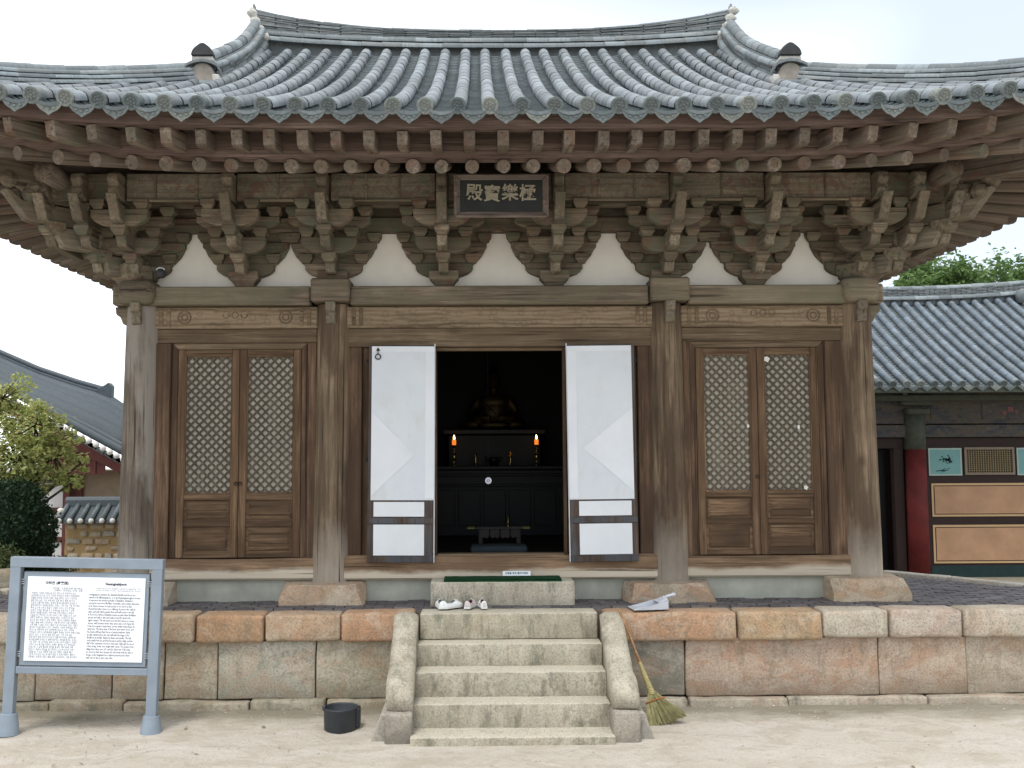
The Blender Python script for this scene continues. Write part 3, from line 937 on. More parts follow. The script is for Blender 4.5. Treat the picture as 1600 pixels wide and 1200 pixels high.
# ---- centre bay
bx('head_beam', CX[1] + 0.17, CX[2] - 0.17, -0.085, 0.06, 3.925, 4.143, MT['head'], hall, 0.008)
for s in (-1, 1):
    a, b = sorted((s * 1.785, s * 1.60))
    bx('jamb_post', a, b, -0.085, 0.06, 1.50, 3.923, MT['jamb'], hall, 0.01)
    a, b = sorted((s * 1.598, s * 0.772))
    bx('side_board', a, b, -0.03, 0.03, 1.50, 3.923, MT['jamb'], hall, 0.003)
    a, b = sorted((s * 0.770, s * 0.735))
    bx('door_reveal', a, b, -0.05, 0.08, 1.51, 3.92, MT['jamb'], hall, 0.004)
bx('upper_stop', -0.734, 0.734, 0.0, 0.07, 3.885, 3.923, MT['head'], hall, 0.004)
bx('threshold', -0.734, 0.734, -0.09, 0.10, 1.49, 1.535, MT['head'], hall, 0.008)


def paper_leaf(x0, x1, z0, z1, hinge, tri, seed, mw):
    """a door folded right back: its papered inner face looks outwards."""
    yb, yf = -0.155, -0.205
    zm = z0 + (z1 - z0) * 0.285
    lf = obj('paper_door_leaf', MB().box(x0, x1, yf, yb, z0, z1), MT['leafframe'], hall, 0.006, mw=mw)
    hx = x0 if hinge < 0 else x1
    fx = x1 if hinge < 0 else x0
    d = -hinge
    # big sheet: from just inside the hinge stile to the free edge
    xa, xb = sorted((hx + d * 0.035, fx + d * 0.004))
    big = MB().grid(lambda u, v: (lerp(xa, xb, u), yf - 0.004 - 0.002 * abs(mnoise.noise(Vector((u * 3, v * 6, seed)))), lerp(zm, z1 - 0.012, v)), 10, 24)
    obj('door_paper', big, MT['paper2'], lf, mw=mw, recalc=False)
    # brighter doubled strips: margin and triangle
    ed = sorted((fx + d * 0.004, fx - d * 0.10))
    obj('paper_strip', MB().box(ed[0], ed[1], yf - 0.0068, yf - 0.0062, zm + .02, z1 - .016), MT['paper'], lf, mw=mw)
    obj('paper_strip', MB().box(xa + .0, xb - .0, yf - 0.0075, yf - 0.0070, z1 - .075, z1 - .014), MT['paper'], lf, mw=mw)
    h0 = hx + d * 0.036
    obj('paper_strip', MB().prism([(h0, tri[0]), (h0 + d * tri[3], tri[1]), (h0, tri[2])], 1, yf - 0.0083, yf - 0.0077), MT['paper'], lf, mw=mw)
    # two small papered panels low down, set in the dark frame
    p0, p1 = sorted((hx + d * 0.07, fx + hinge * 0.105))
    za = zm - 0.02
    for (a, b) in ((za - 0.165, za), (z0 + 0.085, za - 0.255)):
        obj('paper_panel', MB().box(p0, p1, yf - 0.006, yf, a, b), MT['paper'], lf, mw=mw)
    bx('leaf_rail', min(x0, x1) + .004, max(x0, x1) - .004, yf - 0.014, yf, za - 0.245, za - 0.18, MT['leafframe'], lf, 0.004, mw=mw)
    bx('leaf_rail', min(x0, x1) + .004, max(x0, x1) - .004, yf - 0.014, yf, z0 + 0.004, z0 + 0.075, MT['leafframe'], lf, 0.004, mw=mw)
    fr = sorted((fx + d * 0.002, fx + d * 0.012))
    bx('leaf_edge', fr[0], fr[1], yf + 0.004, yb - 0.004, z0, z1 + 0.02, MT['paper'], lf, 0.002, mw=mw)
    return lf


def tilt(px, pz, ang): return Matrix.Translation((px, 0, pz)) @ Matrix.Rotation(ang, 4, 'Y') @ Matrix.Translation((-px, 0, -pz))
PL = paper_leaf(-1.505, -0.755, 1.452, 3.93, -1, (2.20, 2.675, 3.17, 0.50), 1, tilt(-1.5, 3.93, R(0.35)))
PR = paper_leaf(0.772, 1.545, 1.452, 3.93, 1, (2.24, 2.74, 3.20, 0.57), 2, tilt(1.53, 3.93, R(-0.45)))
m = MB().tube([(-1.40 + 0.03 * math.cos(a * math.pi / 8), -0.225, 3.795 + 0.03 * math.sin(a * math.pi / 8)) for a in range(17)], 0.006, 6)
m.tube([(-1.40, -0.21, 3.90), (-1.40, -0.226, 3.88), (-1.40, -0.226, 3.825)], 0.006, 6)
m.add([(-1.425, -0.219, 3.865), (-1.40, -0.219, 3.90), (-1.375, -0.219, 3.865), (-1.40, -0.212, 3.87)], [(0, 1, 2), (0, 3, 1), (1, 3, 2), (2, 3, 0)])
obj('door_ring', m, MT['iron'], PL, smooth=True)
for (lf, x, z) in ((PL, -1.515, 2.62), (PL, -1.515, 3.75), (PR, 1.55, 2.62), (PR, 1.555, 3.75)):
    obj('hinge', MB().tube([(x, -0.17, z - .03), (x, -0.17, z + .03)], 0.012, 8).box(x - .03, x + .03, -.153, -.146, z - .02, z + .02), MT['iron'], lf)

# ---- walls and dark interior
obj('bracket_wall', MB().box(-4.1, 4.1, 0.03, 0.09, 4.62, 5.30), MT['plaster'], hall)
obj('upper_wall', MB().box(-4.15, 4.15, 0.0, 0.10, 5.28, 6.35), MT['bracket'], hall)
for s in (-1, 1):
    a, b = sorted((s * 4.10, s * 4.22))
    obj('side_wall', MB().box(a, b, 0.18, 6.6, FZ, 4.4), MT['plaster'], hall)
    a, b = sorted((s * 4.09, s * 4.19))
    obj('side_upper_wall', MB().box(a, b, 0.11, 6.7, 4.63, 6.35), MT['bracket'], hall)
    bx('side_plate_beam', s * 4.19 - 0.2, s * 4.19 + 0.2, 0.225, 6.8, 4.402, 4.618, MT['rafter'], hall, 0.01)
obj('rear_wall', MB().box(-4.05, 4.05, 6.7, 6.8, FZ, 6.3), MT['plaster'], hall)
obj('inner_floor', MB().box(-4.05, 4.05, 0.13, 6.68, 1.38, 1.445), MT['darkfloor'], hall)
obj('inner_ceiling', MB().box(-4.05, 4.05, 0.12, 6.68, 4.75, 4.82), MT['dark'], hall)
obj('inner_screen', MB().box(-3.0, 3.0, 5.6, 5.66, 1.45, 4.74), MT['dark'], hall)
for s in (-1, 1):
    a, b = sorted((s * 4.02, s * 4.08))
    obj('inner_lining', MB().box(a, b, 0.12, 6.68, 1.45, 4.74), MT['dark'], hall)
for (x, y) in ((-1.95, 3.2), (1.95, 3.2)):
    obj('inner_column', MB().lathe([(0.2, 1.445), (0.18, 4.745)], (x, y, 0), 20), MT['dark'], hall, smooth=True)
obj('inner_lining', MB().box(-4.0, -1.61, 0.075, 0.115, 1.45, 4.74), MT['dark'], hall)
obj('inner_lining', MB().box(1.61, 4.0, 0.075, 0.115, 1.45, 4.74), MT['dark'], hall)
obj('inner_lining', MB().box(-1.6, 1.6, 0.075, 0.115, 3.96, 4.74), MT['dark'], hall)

# ------------------------------------------------------------------ bracket sets
def arm_mesh(h, t, H, y=0.055):
    P = [(-h, t), (h, t), (h, t - H * 0.42), (h * 0.93, t - H * 0.60), (h * 0.80, t - H * 0.78), (h * 0.62, t - H * 0.93), (h * 0.45, t - H),
         (-h * 0.45, t - H), (-h * 0.62, t - H * 0.93), (-h * 0.80, t - H * 0.78), (-h * 0.93, t - H * 0.60), (-h, t - H * 0.42)]
    return MB().prism(P, 1, -y, y)
def soro_mesh(w_=0.082, h=0.108, d=0.08):
    m = MB()
    lv = [(0.62, 0), (0.72, h * .22), (1.0, h * .5), (1.0, h)]
    for (k, z) in lv:
        for (sx, sy) in ((-1, -1), (1, -1), (1, 1), (-1, 1)): m.v.append((sx * w_ * k, sy * d * k, z))
    for j in range(3):
        for k in range(4):
            k2 = (k + 1) % 4
            m.f.append((j * 4 + k, j * 4 + k2, j * 4 + 4 + k2, j * 4 + 4 + k))
    m.f += [(3, 2, 1, 0), (12, 13, 14, 15)]
    return m
def tongue_mesh(d, z0, h, tip=0.10, up=0.07, t=0.056):
    P = [(0.08, z0), (-d + 0.13, z0), (-d + 0.07, z0 + 0.012), (-d - tip, z0 + h + up), (-d - tip + 0.055, z0 + h + up + 0.005), (-d + 0.02, z0 + h + 0.004), (0.08, z0 + h)]
    return MB().prism(P, 0, -t, t)
ME = {
    'judu': soro_mesh(0.172, 0.175, 0.17).mesh('judu', 0.008),
    'soro': soro_mesh().mesh('soro', 0.006),
    'a_s': arm_mesh(0.335, 0.165, 0.165).mesh('arm_short', 0.007),
    'a_l': arm_mesh(0.50, 0.145, 0.145).mesh('arm_long', 0.007),
    'a_m': arm_mesh(0.315, 0.185, 0.185).mesh('arm_mid', 0.007),
    'a_w': arm_mesh(0.47, 0.15, 0.15).mesh('arm_wide', 0.007),
    't1': tongue_mesh(0.38, 0, 0.20, 0.05, 0.02).mesh('tongue_a', 0.008),
    't2': tongue_mesh(0.74, 0, 0.20, 0.11, 0.07).mesh('tongue_b', 0.008),
    't3': tongue_mesh(1.00, 0, 0.19, 0.10, 0.08).mesh('tongue_c', 0.008),
}
# carved head at the top of each set
P = [(0.1, 0), (-0.86, 0), (-0.94, 0.03), (-0.99, 0.09), (-0.965, 0.15), (-1.02, 0.20), (-1.0, 0.27), (-0.93, 0.30), (0.1, 0.30)]
_h = [(.185, .118), (.25, .15), (.315, .215), (.345, .27), (.385, .305), (.445, .37), (.485, .45), (.505, .53), (.535, .575), (.555, .62), (.56, .655)]
ME['board'] = MB().prism(_h + [(-a, b) for (a, b) in reversed(_h)], 1, -.02, .025).mesh('bracket_board')
ME['head'] = MB().prism(P, 0, -0.058, 0.058).mesh('carved_head', 0.014)
for k_, m_ in ME.items():
    m_.materials.append(MT['tongue'] if k_ in ('t1', 't2', 't3', 'head') else MT['bracket'])
ZB = 4.635


def bracket_set(x, y=0.0, ang=0.0, corner=False, base=True):
    F = Matrix.Translation((x, y, 0)) @ Matrix.Rotation(ang, 4, 'Z')
    def at(me, px, py, pz, s=1.0, yaw=0.0):
        j = Matrix.Rotation(R(random.uniform(-0.7, 0.7)), 4, 'Z') @ Matrix.Rotation(R(random.uniform(-0.6, 0.6)), 4, 'Y')
        return F @ Matrix.Translation((px, py, pz)) @ Matrix.Rotation(yaw, 4, 'Z') @ j @ Matrix.Scale(s, 4)
    root = put('bracket_set', ME['judu'], None, hall, at('judu', 0, 0 if not corner else 0, ZB, 1.0))
    def add(n, me, *a, **k): return put(n, ME[me], None, root, at(me, *a, **k))
    # wall plane
    add('bracket_board', 'board', 0, 0.0, ZB)
    add('bracket_arm', 'a_s', 0, 0.0, ZB + 0.115)
    for s in (-1, 1): add('bearing_block', 'soro', s * 0.325, 0, ZB + 0.283)
    add('bracket_arm', 'a_l', 0, 0.0, ZB + 0.385)
    for s in (-1, 1): add('bearing_block', 'soro', s * 0.475, 0, ZB + 0.533)
    # first step out
    add('bracket_tongue', 't1', 0, 0, ZB + 0.118)
    add('bearing_block', 'soro', 0, -0.38, ZB + 0.22 )
    add('bracket_arm', 'a_m', 0, -0.38, ZB + 0.325)
    for s in (-1, 1): add('bearing_block', 'soro', s * 0.255, -0.38, ZB + 0.512)
    add('bracket_arm', 'a_w', 0, -0.38, ZB + 0.60)
    for s in (-1, 1): add('bearing_block', 'soro', s * 0.41, -0.38, ZB + 0.752)
    # second step out
    add('bracket_tongue', 't2', 0, 0, ZB + 0.345)
    add('bearing_block', 'soro', 0, -0.76, ZB + 0.455)
    add('bracket_arm', 'a_m', 0, -0.76, ZB + 0.555)
    for s in (-1, 1): add('bearing_block', 'soro', s * 0.24, -0.76, ZB + 0.742)
    add('bracket_tongue', 't3', 0, 0, ZB + 0.58)
    add('carved_head', 'head', 0, 0, ZB + 0.82)
    return root


SETS = [-4.185, -2.975, -1.94, -0.645, 0.645, 1.945, 3.0, 4.19]
for x in SETS:
    bracket_set(x)
for s in (-1, 1):                          # corner sets: one faces sideways, one runs out along the diagonal
    bracket_set(s * 4.19, 0.0, s * math.pi / 2, True)
    for y in (1.2, 2.4, 4.4, 5.6): bracket_set(s * 4.19, y, s * math.pi / 2, True)
    F = Matrix.Translation((s * 4.19, 0, 0)) @ Matrix.Rotation(s * math.pi / 4, 4, 'Z')
    droot = put('corner_bracket', ME['judu'], None, hall, F @ Matrix.Translation((0, -0.1, ZB + 0.02)) @ Matrix.Scale(1.25, 4))
    for (d, z0, h, tip) in ((0.50, 0.10, 0.22, 0.06), (1.02, 0.335, 0.22, 0.16), (1.42, 0.57, 0.21, 0.18)):
        put('bracket_tongue', tongue_mesh(d, 0, h, tip, 0.10, 0.075).mesh('tongue_diag', 0.012), MT['tongue'], droot, F @ Matrix.Translation((0, 0, ZB + z0)))
    for (d, z) in ((0.52, 0.225), (1.05, 0.46)):
        put('bearing_block', ME['soro'], None, droot, F @ Matrix.Translation((0, -d, ZB + z)) @ Matrix.Scale(1.35, 4))
    for (dx, ks) in ((0.40, ('t1', 't2', 't3', 'head')), (0.78, ('t2', 't3', 'head'))):
        for kk in ks:
            zz = {'t1': 0.118, 't2': 0.345, 't3': 0.58, 'head': 0.82}[kk]
            put('bracket_tongue' if kk != 'head' else 'carved_head', ME[kk], None, droot, Matrix.Translation((s * (4.19 + dx), 0.0, ZB + zz)))
        for zz in (0.455, 0.70):
            put('bearing_block', ME['soro'], None, droot, Matrix.Translation((s * (4.19 + dx), -0.76, ZB + zz)))
    # carved cloud-like head under the hip rafter
    m = MB()
    rs_ = random.Random(4)
    for k in range(9):
        c = Vector((rs_.uniform(-.09, .09), -1.25 - rs_.uniform(0, .38), ZB + 0.80 + rs_.uniform(-.03, .24)))
        m.lathe([(0.01, -0.09), (0.07, -0.06), (0.095, 0.0), (0.07, 0.06), (0.01, 0.09)], c, 8, closed=False)
    m.box(-0.08, 0.08, -1.3, 0.0, ZB + 0.80, ZB + 1.02)
    obj('carved_head', m, MT['tongue'], droot, smooth=False, bevel=0.0, mw=F)

# purlins and painted boards between the bracket heads
for (a, b) in zip(SETS[:-1], SETS[1:]):
    p_ = bx('eave_board', a + 0.07, b - 0.07, -0.80, -0.72, 5.472, 5.775, MT['board'], hall, 0.008)
    n_ = 2 if b - a < 1.2 else 3
    bx('board_ledge', a + 0.33, b - 0.33, -0.835, -0.801, 5.452, 5.476, MT['beam'], p_, 0.004)
    for k in range(1, n_):
        xx = lerp(a, b, k / n_) + random.uniform(-.04, .04)
        bx('board_batten', xx - 0.012, xx + 0.012, -0.812, -0.801, 5.48, 5.77, MT['bracket'], p_, 0.003)
    bx('wall_bond_beam', a + 0.06, b - 0.06, -0.44, -0.32, 5.50, 5.72, MT['bracket'], hall, 0.006)
    bx('inner_bond_beam', a + 0.06, b - 0.06, -0.05, 0.024, 5.285, 5.46, MT['bracket'], hall, 0.006)
for s in (-1, 1):
    bx('side_eave_board', s * 4.19 + s * 0.76 - 0.04, s * 4.19 + s * 0.76 + 0.04, -0.85, 7.4, 5.472, 5.775, MT['rafter'], hall, 0.008)
    bx('corner_eave_board', *sorted((s * 4.26, s * 5.05)), -0.80, -0.72, 5.472, 5.775, MT['bracket'], hall, 0.008)
obj('eave_purlin', MB().tube([(-5.35, -0.66, 5.70), (5.35, -0.66, 5.70)], 0.115, 14), MT['beam'], hall, smooth=True)
for s in (-1, 1):
    obj('eave_purlin', MB().tube([(s * 4.85, -1.2, 5.70), (s * 4.85, 7.6, 5.70)], 0.115, 14), MT['rafter'], hall, smooth=True)

# ------------------------------------------------------------------ eave geometry
LF, LS, YM = 4.185, 3.4, 3.4


def E(side, v, o, z):
    """a point of the eave: v runs -1..1 along it, o metres out from the column line; corners lift and swing out."""
    k = max(o, 0) / 2.6
    bow, rise = 0.26 * k, 0.56 * k ** 1.5
    L = LF if side == 'F' else LS
    sg = 1 if v >= 0 else -1
    a = v * (L + o) + sg * bow * abs(v) ** 7
    out = o + bow * abs(v) ** 3
    zz = z + rise * abs(v) ** 4.3
    if side == 'F': return Vector((a, -out, zz))
    if side == 'L': return Vector((-(LF + out), YM - a, zz))
    return Vector((LF + out, YM - a, zz))


def eave_band(name, side, o0, o1, z0, z1, mat, n=60):
    m = MB()
    for k in range(n + 1):
        v = lerp(-1, 1, k / n)
        for (o, z) in ((o0, z0), (o1, z0), (o1, z1), (o0, z1)): m.v.append(tuple(E(side, v, o, z)))
    for k in range(n):
        for j in range(4):
            j2 = (j + 1) % 4
            m.f.append((k * 4 + j, k * 4 + j2, k * 4 + 4 + j2, k * 4 + 4 + j))
    m.f += [(0, 1, 2, 3), (n * 4 + 3, n * 4 + 2, n * 4 + 1, n * 4)]
    return obj(name, m, mat, hall)


def sheet(name, side, rows, mat, n=40, parent=None):
    m = MB()
    m.grid(lambda u, w_: E(side, lerp(-1, 1, u), *rows[int(round(w_ * (len(rows) - 1)))]), n, len(rows) - 1)
    return obj(name, m, mat, parent or hall, recalc=False, smooth=False)


ZR = 5.482        # axis of the round rafters at their ends (2.0 m out)
SL = 0.315
for side in 'FLR':
    eave_band('rafter_end_board', side, 1.88, 2.045, ZR + 0.078, ZR + 0.150, MT['fascia'])
    eave_band('gap_board', side, 2.05, 2.075, ZR + 0.152, 5.84, MT['fascia2'])
    eave_band('eave_fascia', side, 2.36, 2.475, 5.712, 5.862, MT['fascia'])
    sheet('rafter_boarding', side, [(2.0, ZR + 0.10), (1.3, ZR + 0.10 + .7 * SL), (0.6, ZR + 0.10 + 1.4 * SL), (-0.1, ZR + 0.10 + 2.1 * SL)], MT['soffit'])
    sheet('flying_boarding', side, [(2.44, 5.725), (2.0, 5.80), (1.4, 5.89)], MT['soffit'])
rm = MB().tube([(0, 0, 0), (0, 1, 0)], [0.070, 0.080], 14).mesh('round_rafter', smooth=False)
for p in rm.polygons: p.use_smooth = len(p.vertices) == 4
rm.materials.append(MT['rafter'])
fm = MB()
fm.v = [(-.053, 0.0, -.062), (.053, 0.0, -.062), (.053, -.018, .075), (-.053, -.018, .075), (-.05, 0.05, -.085), (.05, 0.05, -.085), (-.055, 1, -.085), (.055, 1, -.085), (.055, 1, .085), (-.055, 1, .085), (.053, 0.05, .085), (-.053, 0.05, .085)]
fm.f = [(0, 1, 2, 3), (4, 5, 1, 0), (6, 7, 5, 4), (3, 2, 10, 11), (11, 10, 8, 9), (0, 3, 11, 4), (4, 11, 9, 6), (1, 5, 10, 2), (5, 7, 8, 10), (6, 9, 8, 7)]
fm = fm.mesh('flying_rafter', 0.004)
fm.materials.append(MT['rafter'])


def along(p, q, sx=1.0):
    d = q - p
    L = d.length
    y = d.normalized()
    x = y.cross(Vector((0, 0, 1))).normalized()
    z = x.cross(y)
    return Matrix(((x.x * sx, y.x * L, z.x * sx, p.x), (x.y * sx, y.y * L, z.y * sx, p.y), (x.z * sx, y.z * L, z.z * sx, p.z), (0, 0, 0, 1)))


SP = 0.2955
tips = {}
for side in 'FLR':
    L = LF if side == 'F' else LS
    fan0 = 2.75 if side == 'F' else 1.95
    n0 = int(fan0 / SP)
    a_list = [k * SP for k in range(-n0, n0 + 1)]
    x = n0 * SP
    ext = []
    st_ = SP
    while True:
        st_ = min(st_ * 1.035, 0.36)
        x += st_
        if x > L + 1.92: break
        ext.append(x)
    a_list = [-e for e in reversed(ext)] + a_list + ext
    for a in a_list:
        def rafter(o_tip, o_in, z_tip, z_in, mesh, name):
            v = a / (L + 2.0)
            tip = E(side, v, o_tip, z_tip)
            if abs(a) <= n0 * SP + 1e-3:
                inn = E(side, 0, o_in, z_in)
                if side == 'F': inn.x = tip.x
                else: inn.y = tip.y
            else:                          # fan towards a point inside the corner
                sg = 1 if a > 0 else -1
                if side == 'F': ap = Vector((sg * (fan0 + 0.12), 1.1, 0))
                else: ap = Vector(((-1 if side == 'L' else 1) * (LF - 1.1), YM - sg * (fan0 - 0.33 + 0.12) , 0))
                td = tip - ap
                td.z = 0
                if name == 'flying_rafter':
                    inn = tip - td * (1.0 / max(td.length, .1)) * min(1.3, td.length * .45)
                    inn.z = z_in + 0.5 * (tip.z - z_tip)
                else:
                    frac = 0.30
                    inn = ap + td * frac
                    inn.z = z_tip + SL * 2.05 + 0.25 * (tip.z - z_tip)
            j = random.uniform(-.012, .012)
            tip = tip + Vector((random.uniform(-.012, .012), j, 0)) if side == 'F' else tip + Vector((j, random.uniform(-.012, .012), 0))
            put(name, mesh, None, hall, along(tip, inn, random.uniform(0.94, 1.06)))
        rafter(2.02, -0.12, ZR, ZR + 2.14 * SL, rm, 'round_rafter')
        rafter(2.41, 1.30, 5.632, 5.632 + 1.1 * 0.155, fm, 'flying_rafter')
# big hip rafters at the corners
for s in (-1, 1):
    F = Matrix.Translation((s * 4.185, 0, 0)) @ Matrix.Rotation(s * math.pi / 4, 4, 'Z')
    m = MB().prism([(1.0, 6.15), (-1.0, 5.62), (-2.7, 5.58), (-3.55, 5.95), (-3.6, 6.15), (-2.7, 5.86), (-1.0, 5.92), (1.0, 6.4)], 0, -0.11, 0.11)
    obj('hip_rafter', m, MT['rafter'], hall, 0.015, mw=F)

# ------------------------------------------------------------------ roof
S_END, HX = 5.80, 3.62


def top(a, s, L=LF):
    """tile bed of a slope: a along the eave, s metres in from it."""
    v = max(-1, min(1, a / (L + 2.6)))
    f = max(0.0, 1 - s / 4.2)
    return 5.862 + 0.395 * s + 0.020 * s * s + 0.56 * abs(v) ** 4.3 * f ** 1.5, 2.6 - s + 0.26 * abs(v) ** 3 * f


def FT(x, s, dz=0.0):
    z, o = top(x, s)
    return Vector((x, -o, z + dz))


def ST(sgn, a, s, dz=0.0):
    z, o = top(a, s, LS)
    return Vector((sgn * (LF + o), YM - a, z + dz))


def s_max(ax, L=LF): return S_END - 0.12 if ax < HX - .02 and L == LF else max(0.0, (L + 2.6) + 0.10 - ax)


rfm = MB()
NU = 56
def front_bed(u, w_):
    x = lerp(-6.95, 6.95, u)
    sm = s_max(abs(x)) if abs(x) > HX else S_END
    return FT(x, sm * w_ - 0.02 * (1 - w_), -0.05)
rfm.grid(front_bed, 96, 14)
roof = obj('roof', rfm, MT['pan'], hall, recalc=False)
for sgn in (-1, 1):
    m = MB()
    def side_bed(u, w_):
        a = lerp(-6.15, 6.15, u)
        sm = min(3.3, max(0.0, 6.1 - abs(a)))
        return ST(sgn, a, sm * w_ - 0.02 * (1 - w_), -0.05)
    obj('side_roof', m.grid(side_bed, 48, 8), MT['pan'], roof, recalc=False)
obj('rear_roof', MB().grid(lambda u, w_: Vector((lerp(-6.9, 6.9, u), 2 * YM, 0)) + (lambda p: Vector((0, -p.y, p.z)))(FT(lerp(-6.9, 6.9, u), (S_END if abs(lerp(-6.9, 6.9, u)) < HX else s_max(abs(lerp(-6.9, 6.9, u)))) * w_, -0.05)), 48, 8), MT['pan'], roof, recalc=False)
for s in (-1, 1):
    obj('gable_wall', MB().prism([(0.75, 7.0), (YM, 8.95), (2 * YM - 0.75, 7.0)], 0, s * 3.42 - 0.03, s * 3.42 + 0.03), MT['rafter'], hall)

# one cover tile: a half pipe, its lower lip thicker
TL = 0.30
def cover_tile_mesh(r0, r1, L, seg=8):
    m = MB()
    for (y, r) in ((0, r0 - .0022), (.004 * L / .3, r0), (L - .004 * L / .3, r1), (L, r1 - .0022)):
        for k in range(seg + 1):
            a = math.pi * (k / seg) * 1.16 - math.pi * 0.08
            m.v.append((r * math.cos(a), y, r * math.sin(a)))
    n = seg + 1
    for j in range(3):
        for k in range(seg): m.f.append((j * n + k, j * n + k + 1, (j + 1) * n + k + 1, (j + 1) * n + k))
    return m
ctm = cover_tile_mesh(0.0752, 0.0745, TL + 0.004)
ct_me = ctm.mesh('cover_tile', smooth=True, recalc=False)
ct_me.materials.append(MT['tile'])
etm = MB().lathe([(0.0, -0.012), (0.052, -0.012), (0.056, -0.020), (0.075, -0.020), (0.080, -0.012), (0.080, 0.014), (0.072, 0.02), (0.072, 0.16)], (0, 0, 0), 22, closed=False)
for k in range(6):
    a = k * math.pi / 3
    etm.lathe([(0.002, -0.022), (0.011, -0.018), (0.014, -0.011)], (0.032 * math.cos(a), 0.032 * math.sin(a), 0), 7, closed=False)
etm.lathe([(0.002, -0.024), (0.010, -0.019), (0.013, -0.011)], (0, 0, 0), 8, closed=False)
et_me = etm.mesh('end_tile', smooth=False)
et_me.materials.append(MT['endtile'])
def drip_mesh():
    m = MB()
    n = 20
    for (y, k0) in ((0, 0), (0.02, 0)):
        for k in range(n + 1):
            x = lerp(-0.128, 0.128, k / n)
            u = abs(x) / 0.128
            m.v.append((x, y, -0.045 * (1 - u * u) + 0.014))                       # sagging upper edge
        for k in range(n + 1):
            x = lerp(-0.128, 0.128, k / n)
            u = abs(x) / 0.128
            m.v.append((x, y - 0.012 * (1 - u), 0.004 - 0.100 * (1 - u ** 2.2) ** 0.75 - 0.024 * max(0, 1 - u * 3.2) ** 1.3))    # rounded lower edge with a small point
    q = n + 1
    for b in (0, 2 * q):
        for k in range(n):
            m.f.append((b + k, b + k + 1, b + q + k + 1, b + q + k))
    for k in range(n):
        m.f.append((q + k, q + k + 1, 3 * q + k + 1, 3 * q + k))
        m.f.append((k, 2 * q + k, 2 * q + k + 1, k + 1))
    for x in (-0.05, 0.0, 0.05):                                                    # three small raised marks
        m.box(x - 0.011, x + 0.011, -0.014, -0.004, -0.072 + abs(x) * .2, -0.052 + abs(x) * .2)
    return m
dt_me = drip_mesh().mesh('drip_tile')
dt_me.materials.append(MT['driptile'])
PITCH_T, X0T = 0.299, -0.13
cols = [X0T + PITCH_T * k for k in range(-22, 24)]
cols = [x for x in cols if abs(x) < 6.72]
lowrow, rest = [], MB()
def basis(p, q, roll=0.0):
    y = (q - p).normalized()
    x = y.cross(Vector((0, 0, 1))).normalized()
    z = x.cross(y)
    return Matrix(((x.x, y.x, z.x, p.x), (x.y, y.y, z.y, p.y), (x.z, y.z, z.z, p.z), (0, 0, 0, 1)))
for x in cols:
    sm = s_max(abs(x))
    if sm < 0.2: continue
    nseg = int(sm / TL)
    wob = random.uniform(-.013, .013)
    for j in range(nseg + 1):
        s0 = j * TL
        if s0 > sm - 0.05: break
        p, q = FT(x + wob, s0, 0.015), FT(x + wob, s0 + TL, 0.015)
        M_ = basis(p, q) @ Matrix.Translation((random.uniform(-.0035, .0035), 0, random.uniform(-.0015, .0015)))
        if j < 7: lowrow.append((j, M_))
        else: rest.add([M_ @ Vector(v) for v in ctm.v], ctm.f)
lowrow.sort(key=lambda t: t[0])
for k, (j, M_) in enumerate(lowrow):
    if k < 298: put('cover_tile', ct_me, None, roof, M_)
    else: rest.add([M_ @ Vector(v) for v in ctm.v], ctm.f)
tag(obj('cover_tile', rest, MT['tilej'], roof, smooth=True, recalc=False), kind='stuff')
for x in cols:
    p, q = FT(x, 0.0, 0.02), FT(x, 0.3, 0.02)
    M_ = basis(p, q) @ Matrix.Translation((0, -0.03, 0)) @ Matrix.Rotation(R(-90), 4, 'X') @ Matrix.Rotation(random.uniform(0, 6), 4, 'Z')
    put('end_tile', et_me, None, roof, M_)
for xa, xb in zip(cols[:-1], cols[1:]):
    x = (xa + xb) / 2
    p, q = FT(x, 0.0, -0.028), FT(x, 0.3, -0.028)
    M_ = Matrix.Translation(p) @ Matrix.Rotation(math.atan2(FT(xb, 0).z - FT(xa, 0).z, xb - xa), 4, 'Y').inverted() @ Matrix.Rotation(R(random.uniform(14, 22)), 4, 'X') @ Matrix.Translation((0, -0.03, 0))
    put('drip_tile', dt_me, None, roof, M_)
# pan tiles: thin sagging tiles lapped every few centimetres
pan = MB()
for xa, xb in zip(cols[:-1], cols[1:]):
    xm = (xa + xb) / 2
    sm = min(s_max(abs(xa)), s_max(abs(xb))) + 0.05
    s0 = -0.03
    while s0 < sm:
        ex = random.uniform(0.105, 0.135)
        base = len(pan.v)
        sg = random.uniform(-.004, .004)
        for (s, dz) in ((s0, 0.0 - 0.016), (s0, 0.018), (s0 + ex + 0.01, -0.006)):
            for k in range(6):
                u = lerp(-1, 1, k / 5)
                pp = FT(xm + u * 0.125 + sg, s, -0.012 - 0.042 * (1 - u * u) + dz)
                pan.v.append(tuple(pp))
        for j in range(2):
            for k in range(5):
                a = base + j * 6 + k
                pan.f.append((a, a + 1, a + 7, a + 6))
        s0 += ex
tag(obj('pan_tile', pan, MT['pan'], roof, recalc=False), kind='stuff')
